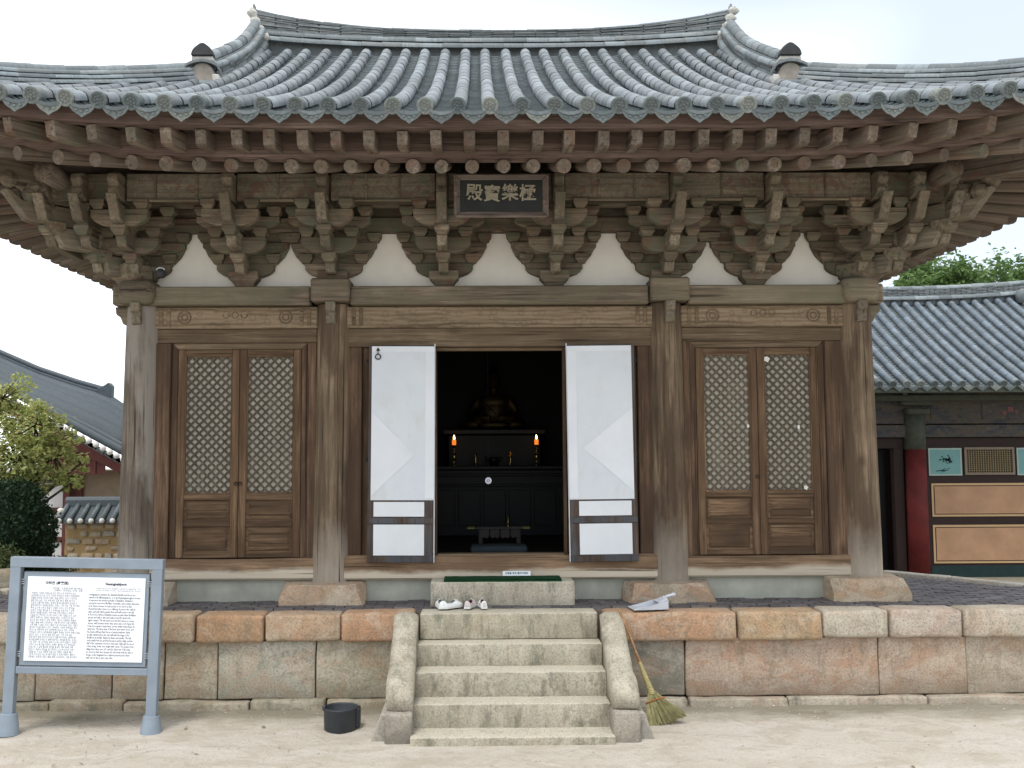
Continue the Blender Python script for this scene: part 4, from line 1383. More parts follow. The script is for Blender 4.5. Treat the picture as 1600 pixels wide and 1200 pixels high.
# side slopes: rows of tubes, end and drip tiles
sidet = MB()
for sgn in (-1, 1):
    ks = [k * PITCH_T for k in range(-20, 21)]
    for a in ks:
        sm = min(3.2, max(0, 6.05 - abs(a)))
        if sm < 0.15: continue
        sidet.tube([ST(sgn, a, s, 0.03) for s in [sm * i / 5 for i in range(6)]], 0.066, 8)
        p, q = ST(sgn, a, 0.0, 0.02), ST(sgn, a, 0.3, 0.02)
        put('end_tile', et_me, None, roof, basis(p, q) @ Matrix.Translation((0, -0.03, 0)) @ Matrix.Rotation(R(-90), 4, 'X'))
        p = ST(sgn, a + PITCH_T / 2, 0.0, -0.028)
        sl_ = math.atan2(ST(sgn, a + PITCH_T, 0).z - ST(sgn, a, 0).z, PITCH_T)
        M_ = Matrix.Translation(p) @ Matrix.Rotation(sgn * math.pi / 2, 4, 'Z') @ Matrix.Rotation(sgn * sl_, 4, 'Y') @ Matrix.Rotation(R(18), 4, 'X') @ Matrix.Translation((0, -0.03, 0))
        put('drip_tile', dt_me, None, roof, M_)
tag(obj('side_cover_tile', sidet, MT['tilej'], roof, smooth=True), kind='stuff')

# ------------------------------------------------------------------ ridges
RT_L = 0.30
rt_m = {}
def ridge_tile(parent, p, q, r):
    key = round(r, 3)
    if key not in rt_m:
        me = cover_tile_mesh(r, r * .94, 1.0, 8).mesh('ridge_tile', smooth=True, recalc=False)
        me.materials.append(MT['ridge1'])
        rt_m[key] = me
    d = (q - p)
    M_ = basis(p, q)
    M_ = M_ @ Matrix.Rotation(random.uniform(-.01, .01), 4, 'X') @ Matrix.Diagonal((random.uniform(.95, 1.05), d.length + 0.012, random.uniform(.95, 1.05), 1))
    return put('ridge_tile', rt_m[key], None, parent, M_)


def row(parent, fn, t0, t1, r, L=RT_L):
    """cover tiles laid end to end along the curve fn(t)."""
    n = max(2, int(abs((fn(t1) - fn(t0)).length) / L))
    for k in range(n):
        ridge_tile(parent, fn(lerp(t0, t1, k / n)), fn(lerp(t0, t1, (k + 1) / n)), r)


def layers(parent, fn, half_w, z0f, z1f, n_l, t0, t1, nrm, L=0.26):
    """the stack of thin flat tiles inside a ridge; nrm(t) is the sideways direction."""
    m = MB()
    n = max(2, int((fn(t1) - fn(t0)).length / L))
    for j in range(n_l):
        off = 0.5 * (j % 2)
        for k in range(-1, n + 1):
            a, b = max(0, (k + off) / n), min(1, (k + 1 + off) / n - 0.004)
            if b - a < 0.01: continue
            ta, tb = lerp(t0, t1, a), lerp(t0, t1, b)
            pa, pb = fn(ta), fn(tb)
            w_ = half_w * random.uniform(0.96, 1.06) * (1.0 if j % 2 else 1.05)
            qs = []
            for (p, t) in ((pa, ta), (pb, tb)):
                z0, z1 = z0f(t), z1f(t)
                h = (z1 - z0) / n_l
                jj = random.uniform(-.003, .003)
                for s in (-1, 1):
                    qs.append(p + nrm(t) * s * w_ + Vector((0, 0, z0 + h * j + 0.004 + jj)))
                    qs.append(p + nrm(t) * s * w_ + Vector((0, 0, z0 + h * (j + 1) - 0.004 + jj)))
            m.add(qs, [(0, 1, 5, 4), (2, 6, 7, 3), (1, 3, 7, 5), (0, 4, 6, 2), (0, 2, 3, 1), (4, 5, 7, 6)])
    return tag(obj('ridge_layer', m, MT['ridge'], parent, recalc=False), kind='stuff')


def ridge_z(x): return 8.965 + 0.14 * (abs(x) / 3.6) ** 2.6
def ridge_t(x): return 9.225 + 0.31 * (abs(x) / 3.6) ** 2.8
RH = 3.66
m = MB()
for k in range(41):
    x = lerp(-RH, RH, k / 40)
    for (y, z) in ((-0.12, ridge_z(x) - .35), (-0.12, ridge_t(x) - .01), (0.12, ridge_t(x) - .01), (0.12, ridge_z(x) - .35)): m.v.append((x, YM + y, z))
for k in range(40):
    for j in range(4):
        m.f.append((k * 4 + j, k * 4 + (j + 1) % 4, k * 4 + 4 + (j + 1) % 4, k * 4 + 4 + j))
m.f += [(0, 1, 2, 3), (160, 161, 162, 163)]
mr = obj('main_ridge', m, MT['ridge'], hall)
row(mr, lambda t: Vector((t, YM - 0.19, ridge_z(t) - 0.065)), -RH + .1, RH - .1, 0.075)
row(mr, lambda t: Vector((t, YM - 0.14, ridge_z(t) + 0.045)), -RH + .08, RH - .08, 0.07, 0.34)
layers(mr, lambda t: Vector((t, YM, 0)), 0.145, lambda t: ridge_z(t) + 0.105, lambda t: ridge_t(t) - .015, 8, -RH, RH, lambda t: Vector((0, 1, 0)), 0.62)
row(mr, lambda t: Vector((t, YM, ridge_t(t) - 0.035)), -RH - .02, RH + .02, 0.085, 0.34)
for s in (-1, 1):
    # white mortar that seals the ridge ends, and a small upturned tile
    q_ = []
    for k in range(15):
        t = k / 14
        q_.append(Vector((s * lerp(3.68, 3.44, t ** 1.4) + .02 * math.sin(k * 2.1), YM - 0.27 - 0.03 * math.sin(t * 3), lerp(9.50, 8.96, t))))
    m = MB().tube(q_, [.03] + [.06 + .022 * math.sin(k * 1.9 + s) for k in range(13)] + [.02], 10)
    m.v = [tuple(Vector(v_) + mnoise.noise_vector(Vector(v_) * 14) * .022) for v_ in m.v]
    obj('mortar', m, MT['mortar'], mr, smooth=True)
    m = MB().prism([(s * 3.62, 9.50), (s * 3.72, 9.51), (s * 3.715, 9.66), (s * 3.69, 9.67), (s * 3.68, 9.57), (s * 3.62, 9.55)], 1, YM - 0.07, YM + 0.07)
    obj('ridge_end_tile', m, MT['ridge'], mr, 0.006)
    # descending ridge from the main ridge to the finial
    def dz(t): return FT(s * HX, t).z
    def dfn(off, h): return lambda t: Vector((s * HX + off, FT(s * HX, t).y, dz(t) + h + 0.16 * max(0, (t - 4.6) / 1.2) ** 2))
    m = MB()
    for k in range(21):
        t = lerp(2.98, 5.75, k / 20)
        c = dfn(0, 0)(t)
        for (xx, z) in ((-0.10, -.1), (-0.10, 0.30), (0.10, 0.30), (0.10, -.1)): m.v.append((c.x + xx, c.y, c.z + z))
    for k in range(20):
        for j in range(4):
            m.f.append((k * 4 + j, k * 4 + (j + 1) % 4, k * 4 + 4 + (j + 1) % 4, k * 4 + 4 + j))
    m.f += [(0, 1, 2, 3), (80, 81, 82, 83)]
    dr = obj('descending_ridge', m, MT['ridge'], hall)
    for side in (-1, 1):
        row(dr, dfn(side * 0.14, 0.02), 3.0, 5.7, 0.07)
        row(dr, dfn(side * 0.115, 0.235), 3.0, 5.7, 0.05)
    layers(dr, dfn(0, 0), 0.135, lambda t: 0.085, lambda t: 0.235, 3, 3.0, 5.7, lambda t: Vector((1, 0, 0)))
    row(dr, dfn(0, 0.335), 2.98, 5.72, 0.08)
    # finial: mortar legs, round plaque, curved lid and pointed hood
    c = dfn(0, 0)(2.98)
    y0 = c.y - 0.02
    bz = c.z - 0.05
    X = c.x
    fin = obj('ridge_finial', MB().prism([(X - .15, bz + .02)] + [(X + .15 * math.cos(a), bz + .16 + .15 * math.sin(a)) for a in [math.pi * k / 10 for k in range(10, -1, -1)]] + [(X + .15, bz + .02)], 1, y0 - .05, y0 + .05), plain('finial_clay', (0.30, 0.27, 0.235), 0.9, 0.35, 12), hall, 0.008)
    obj('finial_tile', MB().tube([(X - .16, y0 - .03, bz + .04), (X + .16, y0 - .03, bz + .04)], 0.055, 10), MT['ridge1'], fin, smooth=True)
    m = MB()
    arc = [(X + .20 * math.cos(a), bz + .185 + .125 * math.sin(a) + .035 * abs(math.cos(a)) ** 6) for a in [math.pi * k / 12 for k in range(13)]]
    arc2 = [(px, pz + 0.035) for (px, pz) in arc]
    m.prism(arc + arc2[::-1], 1, y0 - .09, y0 + .12)
    obj('finial_lid', m, MT['ridge'], fin)
    m = MB().prism([(X - .135, bz + .335), (X + .135, bz + .335), (X + .13, bz + .398), (X - .13, bz + .398)], 1, y0 - .05, y0 + .1)
    obj('mortar', m, MT['mortar'], fin, 0.012)
    m = MB().prism([(X - .135, bz + .395)] + [(X + .135 * math.cos(a), bz + .41 + .125 * math.sin(a) + .025 * max(0, math.sin(a)) ** 12) for a in [math.pi * (1 - k / 12) for k in range(13)]] + [(X + .135, bz + .395)], 1, y0 - .075, y0 + .06)
    obj('finial_hood', m, MT['black'], fin, 0.01)
    for q in (-1, 1):
        obj('mortar', MB().rock(X + q * .185 - .05, X + q * .185 + .05, y0 - .10, y0 + .04, bz - .05, bz + .15, .03, .02, q + 5, 9), MT['mortar'], fin, smooth=True)
    # hip ridge to the corner
    def hfn(off, h):
        def g(t):
            sx, dy = lerp(HX + 0.02, 6.85, t), 0
            ss = lerp(3.18, -0.02, t)
            p = FT(s * min(sx, 6.8), ss)
            n_ = Vector((s * 0.707, 0.707, 0))
            return Vector((s * sx, p.y, p.z + h)) + n_ * off
        return g
    m = MB()
    for k in range(21):
        t = k / 20
        c = hfn(0, 0)(t)
        n_ = Vector((s * 0.707, 0.707, 0)) * 0.09
        for (q, z) in ((-1, -.12), (-1, 0.20), (1, 0.20), (1, -.12)): m.v.append(tuple(c + n_ * q + Vector((0, 0, z))))
    for k in range(20):
        for j in range(4):
            m.f.append((k * 4 + j, k * 4 + (j + 1) % 4, k * 4 + 4 + (j + 1) % 4, k * 4 + 4 + j))
    m.f += [(0, 1, 2, 3), (80, 81, 82, 83)]
    hr = obj('hip_ridge', m, MT['ridge'], hall)
    for q in (-1, 1):
        for (off, h, r, L) in ((.125, -.02, .048, .36), (.115, .045, .045, .33), (.105, .105, .043, .37), (.095, .16, .04, .34)):
            row(hr, hfn(q * off, h), 0.0, 1.0, r, L)
    row(hr, hfn(0, 0.20), 0.0, 1.0, 0.085, .36)

# ------------------------------------------------------------------ lettering
TXT = bpy.data.scenes.new('lettering_bench')


def text_mesh(body, size, align='LEFT', extrude=0.0, bold=0.0, spacing=1.0, line=1.0, res=2):
    cu = bpy.data.curves.new('lettering', 'FONT')
    cu.body = body
    cu.size = size
    cu.align_x = align
    cu.align_y = 'TOP'
    cu.extrude = extrude
    cu.offset = bold
    cu.space_character = spacing
    cu.space_line = line
    cu.resolution_u = res
    o = bpy.data.objects.new('lettering', cu)
    TXT.collection.objects.link(o)
    TXT.view_layers[0].update()
    dg = TXT.view_layers[0].depsgraph
    dg.update()
    me = bpy.data.meshes.new_from_object(o.evaluated_get(dg))
    bpy.data.objects.remove(o)
    bpy.data.curves.remove(cu)
    me.materials.clear()
    return me


UP = Matrix.Rotation(R(90), 4, 'X')        # lettering laid flat -> standing, readable from -Y

# ------------------------------------------------------------------ name plaque
PC = Vector((0.005, -1.13, 5.425))
pq = thing('name_plaque', 'dark framed name board with pale brushed characters under the eave', 'sign', PC)
PM = Matrix.Translation(PC) @ Matrix.Rotation(R(9), 4, 'X')
m_frame = wood('plaque_frame_wood', (0.17, 0.135, 0.115), 0, stain=(0.13, 0.11, 0.10), stain_amt=0.6)
obj('board', MB().box(-0.44, 0.44, -0.005, 0.02, -0.17, 0.17), plain('plaque_board', (0.022, 0.026, 0.026), 0.6, 0.5), pq, mw=PM)
def pframe(p): return obj('frame_bar', p, m_frame, pq, 0.006, mw=PM)
for s in (-1, 1):
    pframe(MB().add([(-0.44, -0.006, s * .165), (0.44, -0.006, s * .165), (-0.49, -0.06, s * .215), (0.49, -0.06, s * .215), (-0.49, -0.03, s * .235), (0.49, -0.03, s * .235), (-0.44, 0.02, s * .175), (0.44, 0.02, s * .175)],
                    [(0, 1, 3, 2), (2, 3, 5, 4), (4, 5, 7, 6), (6, 7, 1, 0), (0, 2, 4, 6), (1, 7, 5, 3)]))
    pframe(MB().add([(s * .44, -0.006, -.165), (s * .44, -0.006, .165), (s * .49, -0.06, -.212), (s * .49, -0.06, .212), (s * .51, -0.03, -.23), (s * .51, -0.03, .23), (s * .45, 0.02, -.17), (s * .45, 0.02, .17)],
                    [(0, 1, 3, 2), (2, 3, 5, 4), (4, 5, 7, 6), (6, 7, 1, 0), (0, 2, 4, 6), (1, 7, 5, 3)]))
m_let = plain('gilt_letter', (0.36, 0.33, 0.25), 0.8, 0.35, 20)
for k, ch in enumerate('殿寶樂極'):
    me = text_mesh(ch, 0.185, 'CENTER', 0.004, 0.0034, res=3)
    put('character', me, m_let, pq, PM @ Matrix.Translation((-0.285 + k * 0.19, -0.012, 0.112 + (.008, -.006, .004, 0)[k])) @ UP @ Matrix.Rotation(R(-3 + k), 4, 'Z'))
for s in (-1, 1):
    obj('hanger', MB().tube([(s * .42, 0.0, .2), (s * .42, 0.25, .33)], 0.012, 6), MT['iron'], pq, mw=PM)

# ------------------------------------------------------------------ notice board
SG = Vector((-4.10, -1.76, gz(0, -1.76)))
nb = thing('notice_board', 'blue-grey metal notice board with white printed panel in the yard', 'notice board', SG)
NM = Matrix.Translation(SG) @ Matrix.Rotation(R(1.6), 4, 'Y') @ Matrix.Rotation(R(1.0), 4, 'Z') @ Matrix.Diagonal((0.99, 0.955, 0.955, 1))
m_met = plain('painted_steel', (0.24, 0.29, 0.345), 0.5, 0.2, 4, 0.4, 0.05)
m_wht = plain('white_print_panel', (0.80, 0.83, 0.87), 0.4, 0.03, 2, 0.4, 0.0)
m_ink = plain('black_ink', (0.03, 0.03, 0.04), 0.7, 0.1)
m_ink2 = plain('grey_ink', (0.10, 0.10, 0.115), 0.7, 0.1)
for s in (-1, 1):
    bx('post', s * .688 - 0.05, s * .688 + 0.05, -0.045, 0.045, 0.0, 1.745, m_met, nb, 0.004, mw=NM)
    obj('post_foot', MB().lathe([(0.108, -0.02), (0.104, 0.02), (0.078, 0.185), (0.068, 0.19)], (s * .688, 0, 0), 24), m_met, nb, mw=NM, smooth=False)
bx('top_bar', -0.74, 0.74, -0.048, 0.048, 1.6465, 1.748, m_met, nb, 0.004, mw=NM)
bx('lower_bar', -0.637, 0.637, -0.035, 0.035, 0.585, 0.655, m_met, nb, 0.004, mw=NM)
pf = obj('panel_frame', MB().box(-0.61, 0.61, -0.02, 0.03, 0.665, 1.60), m_met, nb, 0.004, mw=NM)
obj('panel', MB().box(-0.565, 0.575, -0.032, -0.0205, 0.715, 1.555), m_wht, nb, 0.0, mw=NM)
for s in (-1, 1):
    for z in (0.62, 0.78, 1.50):
        m = MB()
        for q in (-1, 0, 1): m.tube([(s * .635, -.02, z + q * .022), (s * .60, -.028, z + q * .022), (s * .60, 0.02, z + q * .022)], 0.005, 5)
        obj('hinge_coil', m, plain('steel_wire', (0.45, 0.47, 0.5), 0.4, metal=0.6), nb, mw=NM)
def prt(body, x, z, size, align='LEFT', bold=0.0, ink=m_ink, spacing=1.0, line=1.0, sx=1.0):
    me = text_mesh(body, size, align, 0.0, bold, spacing, line, 1)
    put('print', me, ink, pf, NM @ Matrix.Translation((x, -0.0335, z)) @ UP @ Matrix.Diagonal((sx, 1, 1, 1)))
prt('극락전 (極樂殿)', -0.28, 1.508, 0.034, 'CENTER', 0.0008)
prt('Geungnakjeon', 0.29, 1.510, 0.036, 'CENTER', 0.0014)
prt('지정별 : 유형문화재 제이백호\n소재지 : 경상남도 산중 사찰', -0.03, 1.45, 0.0235, 'RIGHT', 0, m_ink2, 1.05, 0.92)
prt('Cultural property, tangible cultural heritage No. 194\nat the mountain temple, Gyeongsangnam-do, Korea', 0.53, 1.457, 0.0205, 'RIGHT', 0, m_ink2, 1.0, 0.95)
import textwrap
EN = ('Geungnakjeon enshrines the Amitabha Buddha and thus is also named as the Muryangsujeon, or as the Bogwangmyeongjeon because it represents the western paradise of Amitabha. '
      'Amitabha is among the most loved Buddhas of paradise, and is always welcomed at his shrine, because he leads people to be reborn in that blessed land where there is no suffering. '
      'A person who calls his name earnestly will be guided there and will receive a new life.')
EN2 = ('In Korea the belief in Amitabha became popular when Buddhism spread, and halls to him were built around the land in the eighth century. The hall before you was first raised on a stone terrace, '
       'with brackets under deep eaves and a roof of grey tile. It has been repaired many times, yet the timber frame keeps its early form. The three bays of the front have lattice doors, and the beams '
       'still bear faint traces of painted patterns. Inside, an altar stands before the rear wall with the image of the Buddha at its middle, flanked by lamps and candles. The hall looks small from the yard '
       'but the space inside is high, and the skill of the carpenters shows in every joint. Although the wood is bare today, it was once bright with colour. The people of the village have taken care of it, '
       'and the old stones of the steps are worn by their feet. Because the hall shows well the style of its age, it was designated as a cultural property and is kept with care for those who come after.')
lines = textwrap.wrap(EN, 64) + textwrap.wrap(EN2, 64)
en_me = text_mesh('\n'.join(lines[:32]), 0.0205, 'LEFT', 0, 0.0002, 1.0, 0.93, 1)
_w = max(v.co.x for v in en_me.vertices)
_h = -min(v.co.y for v in en_me.vertices)
put('print', en_me, m_ink2, pf, NM @ Matrix.Translation((0.035, -0.0335, 1.40)) @ UP @ Matrix.Diagonal((0.50 / _w, 0.655 / _h, 1, 1)))
KO = ('극락전은 아미타 부처님을 모신 전각으로 무량수전 또는 보광명전이라고도 한다. 아미타 부처님은 서방의 극락세계에 머물며 중생을 위하여 언제나 법을 설하고 있다. 이 전각은 돌로 쌓은 높은 기단 위에 '
      '세운 앞면 세 칸 옆면 세 칸의 다포식 건물이며 지붕은 옆에서 볼 때 여덟 팔자 모양을 한 팔작지붕이다. 처마를 받치는 공포는 기둥 위와 기둥 사이에도 짜여 있으며 나무의 빛깔이 그대로 드러나 있어 옛 맛을 더한다. '
      '안에는 불단을 두고 부처님을 모셨으며 그 앞에 촛대와 향로를 놓았다. 여러 차례 고쳐 지었으나 처음의 모습을 잘 간직하고 있으며 당시의 건축 기법을 알 수 있는 귀중한 자료이다. 문살은 빗살로 짜고 가운데 칸의 문은 '
      '밖으로 열어 젖힐 수 있게 하였다. 계단의 양옆에는 둥글게 다듬은 돌을 세워 오르내리는 이를 맞이한다. 마을 사람들은 오랜 세월 이 집을 아끼고 돌보아 왔으며 지금도 많은 이들이 찾아와 기도를 올리고 있다. ')
kl = textwrap.wrap(KO + KO, 33)
ko_me = text_mesh('\n'.join(kl[:27]), 0.0185, 'LEFT', 0, 0.0, 1.0, 1.0, 1)
_w = max(v.co.x for v in ko_me.vertices)
_h = -min(v.co.y for v in ko_me.vertices)
put('print', ko_me, m_ink2, pf, NM @ Matrix.Translation((-0.525, -0.0335, 1.40)) @ UP @ Matrix.Diagonal((0.49 / _w, 0.655 / _h, 1, 1)))

# ------------------------------------------------------------------ things on the platform
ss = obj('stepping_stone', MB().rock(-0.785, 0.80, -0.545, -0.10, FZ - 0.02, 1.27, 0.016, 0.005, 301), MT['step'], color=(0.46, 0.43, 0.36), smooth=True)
tag(ss, 'long pale stone block lying before the open doorway', 'stone block')
mtm = NB('green_turf_mat')
_v = mtm.coord()
mtm = mtm.out(mtm.mix(mtm.noise(_v, 90, 2), (0.006, 0.03, 0.012), (0.02, 0.085, 0.035)), 0.95, mtm.bump(mtm.noise(_v, 160, 2), 1.0, 0.01), 0.1)
mt = MB().grid(lambda u, v: (lerp(-0.64, 0.66, u), lerp(-0.515, -0.16, v), 1.294 + 0.005 * mnoise.noise(Vector((u * 9, v * 3, 1)))), 30, 8)
mt.box(-0.64, 0.66, -0.515, -0.16, 1.264, 1.286)
tag(obj('doormat', mt, mtm, smooth=False), 'green turf mat spread on the pale stone block', 'doormat')
np_ = thing('notice_strip', 'small white paper sign leaning on the sill above the green mat', 'sign', (0.17, -0.19, 1.295))
SM = Matrix.Translation((0.175, -0.19, 1.297)) @ Matrix.Rotation(R(-9), 4, 'X')
obj('card', MB().box(-0.158, 0.158, -0.004, 0.004, 0, 0.052), m_wht, np_, 0.001, mw=SM)
put('print', text_mesh('신발을 벗고 들어가세요', 0.027, 'CENTER', 0, 0.0008), plain('teal_ink', (0.05, 0.13, 0.16), 0.7), np_, SM @ Matrix.Translation((0, -0.006, 0.041)) @ UP)

# shoes
def shoe(name, label, loc, yaw, cols_, group, flip=1, worn=False):
    """a low lace-up shoe: toe points to +y before turning; length 0.26."""
    root = thing(name, label, 'shoe', loc, group)
    W = Matrix.Translation(loc) @ Matrix.Rotation(yaw, 4, 'Z') @ Matrix.Diagonal((flip, 1, 1, 1))
    out = [(-.130, .030), (-.105, .036), (-.06, .036), (-.01, .034), (.04, .042), (.08, .045), (.11, .037), (.128, .018)]   # y, half width
    def wid(y):
        for (a, b) in zip(out[:-1], out[1:]):
            if a[0] <= y <= b[0]: return lerp(a[1], b[1], (y - a[0]) / (b[0] - a[0]))
        return 0.012
    white, trim, inner = cols_
    m = MB()
    N = 16
    ring = []
    for k in range(N + 1):
        y = lerp(-.132, .132, k / N)
        ring.append((y, max(0.012, wid(max(-.13, min(.128, y)))) * (1.0 + .04)))
    poly = [(w_ + 0.004 * math.sin(y * 20), y) for (y, w_) in ring] + [(-w_ + 0.004 * math.sin(y * 20), y) for (y, w_) in reversed(ring)]
    m.prism(poly, 2, 0.0, 0.026)
    obj('sole', m, trim, root, 0.004, mw=W)
    # upper: rings from heel to toe, open at the top behind the laces
    def hgt(y):
        if y < -.10: return lerp(.088, .080, (y + .132) / .03)
        if y < -.03: return .068
        if y < .03: return lerp(.072, .084, (y + .03) / .06)
        return lerp(.084, .040, ((y - .03) / .10) ** 1.2)
    m = MB()
    SEG = 14
    for k in range(N + 1):
        y = lerp(-.130, .130, k / N)
        w_ = max(0.010, wid(max(-.13, min(.128, y))))
        h = hgt(y)
        for j in range(SEG + 1):
            a = math.pi * j / SEG
            px = w_ * math.cos(a) * (1 if abs(math.cos(a)) < .9 else .98)
            pz = .024 + (h - .024) * math.sin(a) ** 0.75
            m.v.append((px, y, pz))
    for k in range(N):
        for j in range(SEG):
            y = lerp(-.130, .130, (k + .5) / N)
            if -.115 < y < .012 and 4 <= j <= 9: continue     # the opening
            a = k * (SEG + 1) + j
            m.f.append((a, a + 1, a + SEG + 2, a + SEG + 1))
    m.f.append(tuple(range(SEG + 1)))
    up = obj('upper', m, white, root, mw=W, smooth=True)
    m = MB()
    m.prism([(-.030, -.115), (.030, -.115), (.028, .03), (-.028, .03)], 2, .030, .034)
    for sgn in (-1, 1):
        m.grid(lambda u, v: (sgn * lerp(.030, .026, v), lerp(-.115, .02, u), lerp(.032, .066, v)), 6, 2)
    m.grid(lambda u, v: (lerp(-.024, .024, u), -.118 + .004 * (2 * u - 1) ** 2, lerp(.032, .080, v)), 4, 2)
    obj('lining', m, inner, root, mw=W)
    m = MB()
    m.grid(lambda u, v: (lerp(-.018, .018, u), lerp(-.005, .05, v), .092 - .012 * v - 5 * (lerp(-.018, .018, u)) ** 2 * 1.0), 4, 4)
    obj('shoe_tongue', m, white, root, mw=W, recalc=False)
    m = MB()
    for q in range(4):
        y = .012 + q * .016
        m.tube([(-.02, y, hgt(y) - .006), (0, y + .003, hgt(y) + .008), (.02, y, hgt(y) - .006)], .0035, 5)
    obj('laces', m, trim, root, mw=W, smooth=True)
    if worn:
        m = MB().box(-.016, .016, -.137, -.129, .028, .072)
        obj('heel_tab', m, worn, root, 0.002, mw=W)
        for sgn in (-1, 1):
            m = MB().grid(lambda u, v: (sgn * (wid(lerp(-.08, .03, u)) * (1.02 - .1 * v) + .001), lerp(-.08, .03, u) + .01 * v, lerp(.034, .05, v)), 6, 2)
            obj('side_stripe', m, worn, root, mw=W)
w1 = plain('white_leather', (0.74, 0.76, 0.76), 0.5, 0.06, 8, 0.4, 0.05)
w2 = plain('white_sole_rubber', (0.66, 0.67, 0.66), 0.7, 0.12)
lin = plain('grey_lining', (0.30, 0.31, 0.32), 0.9, 0.2)
pinkw = plain('pinkish_leather', (0.62, 0.555, 0.55), 0.6, 0.15)
red = plain('red_lining', (0.30, 0.018, 0.045), 0.8, 0.3)
shoe('shoe', 'plain white low shoe, outer one of the pair, heel towards the steps', (-0.67, -0.70, FZ + .0), R(12), (w1, w2, lin), 'shoes left before the doorway')
shoe('shoe', 'plain white low shoe turned sideways against its white mate', (-0.535, -0.72, FZ + .0), R(-48), (w1, w2, lin), 'shoes left before the doorway', -1)
shoe('shoe', 'trainer with pink trim beside the white shoes, inner red barely showing', (-0.345, -0.70, FZ + .0), R(-16), (pinkw, w2, red), 'shoes left before the doorway', 1, pinkw)
shoe('shoe', 'white trainer with a deep red lining wide open to view', (-0.215, -0.70, FZ + .0), R(8), (w1, w2, red), 'shoes left before the doorway', -1, pinkw)

# dustpan
DP = Vector((1.56, -0.86, FZ))
dp = thing('dustpan', 'grey plastic dustpan lying on the rusty cap stone', 'dustpan', DP)
DM = Matrix.Translation(DP + Vector((0.02, 0, 0.0))) @ Matrix.Rotation(R(-84), 4, 'Z')
m_dp = plain('grey_plastic', (0.47, 0.50, 0.55), 0.45, 0.08, 5, 0.4, 0.05)
m = MB()
sec = []
for (y, h, w_) in ((-0.22, 0.004, 0.15), (-0.05, 0.045, 0.14), (0.10, 0.085, 0.125), (0.15, 0.095, 0.12)):
    sec.append([(-w_, y, h), (-w_ + .006, y, 0.004), (w_ - .006, y, 0.004), (w_, y, h), (w_ - .008, y, h), (w_ - .012, y, 0.010), (-w_ + .012, y, 0.010), (-w_ + .008, y, h)])
for s_ in sec: m.v += s_
for k in range(3):
    for j in range(8):
        m.f.append((k * 8 + j, k * 8 + (j + 1) % 8, k * 8 + 8 + (j + 1) % 8, k * 8 + 8 + j))
m.f += [(0, 1, 2, 3, 4, 5, 6, 7)]
obj('pan', m, m_dp, dp, mw=DM)
obj('back_plate', MB().prism([(-.12, .004), (.12, .004), (.12, .10), (.05, .125), (-.05, .125), (-.12, .10)], 1, .145, .158), m_dp, dp, 0.004, mw=DM)
obj('hood', MB().add([(-.12, .06, .072), (.12, .06, .072), (.118, .15, .10), (-.118, .15, .10), (-.05, .15, .123), (.05, .15, .123), (-.06, .08, .085), (.06, .08, .085)], [(0, 1, 7, 6), (6, 7, 5, 4), (0, 6, 4, 3), (1, 2, 5, 7)]), m_dp, dp, mw=DM)
obj('handle', MB().tube([(0, .13, .108), (0, .19, .128), (0, .25, .142), (0, .27, .143)], [.017, .015, .019, .016], 12), m_dp, dp, mw=DM, smooth=True)
for y in (-.02, .06):
    obj('rib', MB().box(-.13, .13, y, y + .006, .0, .012), m_dp, dp, mw=DM)

# broom
B0, B1 = Vector((1.545, -1.66, gz(0, -1.66) + .02)), Vector((1.205, -1.09, 1.055))
br = thing('broom', 'straw broom with a thin wooden handle leaning on the stair side stone', 'broom', Vector((1.55, -1.68, gz(0, -1.68))))
ax = (B1 - B0)
m_hd = wood('broom_handle_wood', (0.36, 0.215, 0.115), 2, crack=0.2)
m_st = plain('broom_straw', (0.36, 0.33, 0.165), 0.85, 0.45, 20, 0.2, 0.4)
m_bd = plain('straw_binding', (0.42, 0.36, 0.17), 0.7, 0.3, 14)
m_cord = plain('orange_cord', (0.42, 0.12, 0.03), 0.7, 0.2)
pt = lambda t: B0 + ax * t
obj('handle', MB().tube([pt(.50), pt(.75) + Vector((.004, 0, 0)), pt(1.0)], [.013, .014, .015], 10), m_hd, br, smooth=True)
m = MB()
ts = [lerp(.235, .525, k / 60) for k in range(61)]
m.tube([pt(t) for t in ts], [lerp(.036, .017, (t - .235) / .29) + (.0035 if k % 3 == 0 else -.001) for k, t in enumerate(ts)], 12)
obj('binding', m, m_bd, br)
m = MB()
rs_ = random.Random(3)
dirv = ax.normalized()
sidev = Vector((1, 0, 0)) - dirv * dirv.x
sidev.normalize()
depv = dirv.cross(sidev)
for k in range(420):
    u = rs_.uniform(-1, 1)
    dpt = rs_.uniform(-1, 1) * math.sqrt(max(0, 1 - u * u))
    top_ = pt(.262) + sidev * u * .030 + depv * dpt * .03
    midp = pt(.195) + sidev * (u * .085 + .006) + depv * dpt * .035
    ln = rs_.uniform(-.02, .012)
    end = pt(.0 + ln) + sidev * (u * .155 + .045 * (u + 1) + rs_.uniform(-.012, .012)) + depv * (dpt * .045)
    end.z = max(end.z, gz(0, -1.7) + .004) + (0.018 * max(0, u) if u > .5 else 0)
    m.tube([top_, midp, end], [.003, .0034, .0018], 3, cap=False)
tag(obj('bristle', m, m_st, br), kind='stuff')
obj('cord', MB().tube([pt(.185) + sidev * (.10 * math.cos(a) + .008) + depv * .043 * math.sin(a) for a in [k * math.pi / 12 for k in range(25)]], .0055, 6), m_cord, br, smooth=True)
obj('cord', MB().tube([pt(.522) + sidev * .019 * math.cos(a) + depv * .019 * math.sin(a) for a in [k * math.pi / 6 for k in range(13)]], .004, 6), m_cord, br, smooth=True)

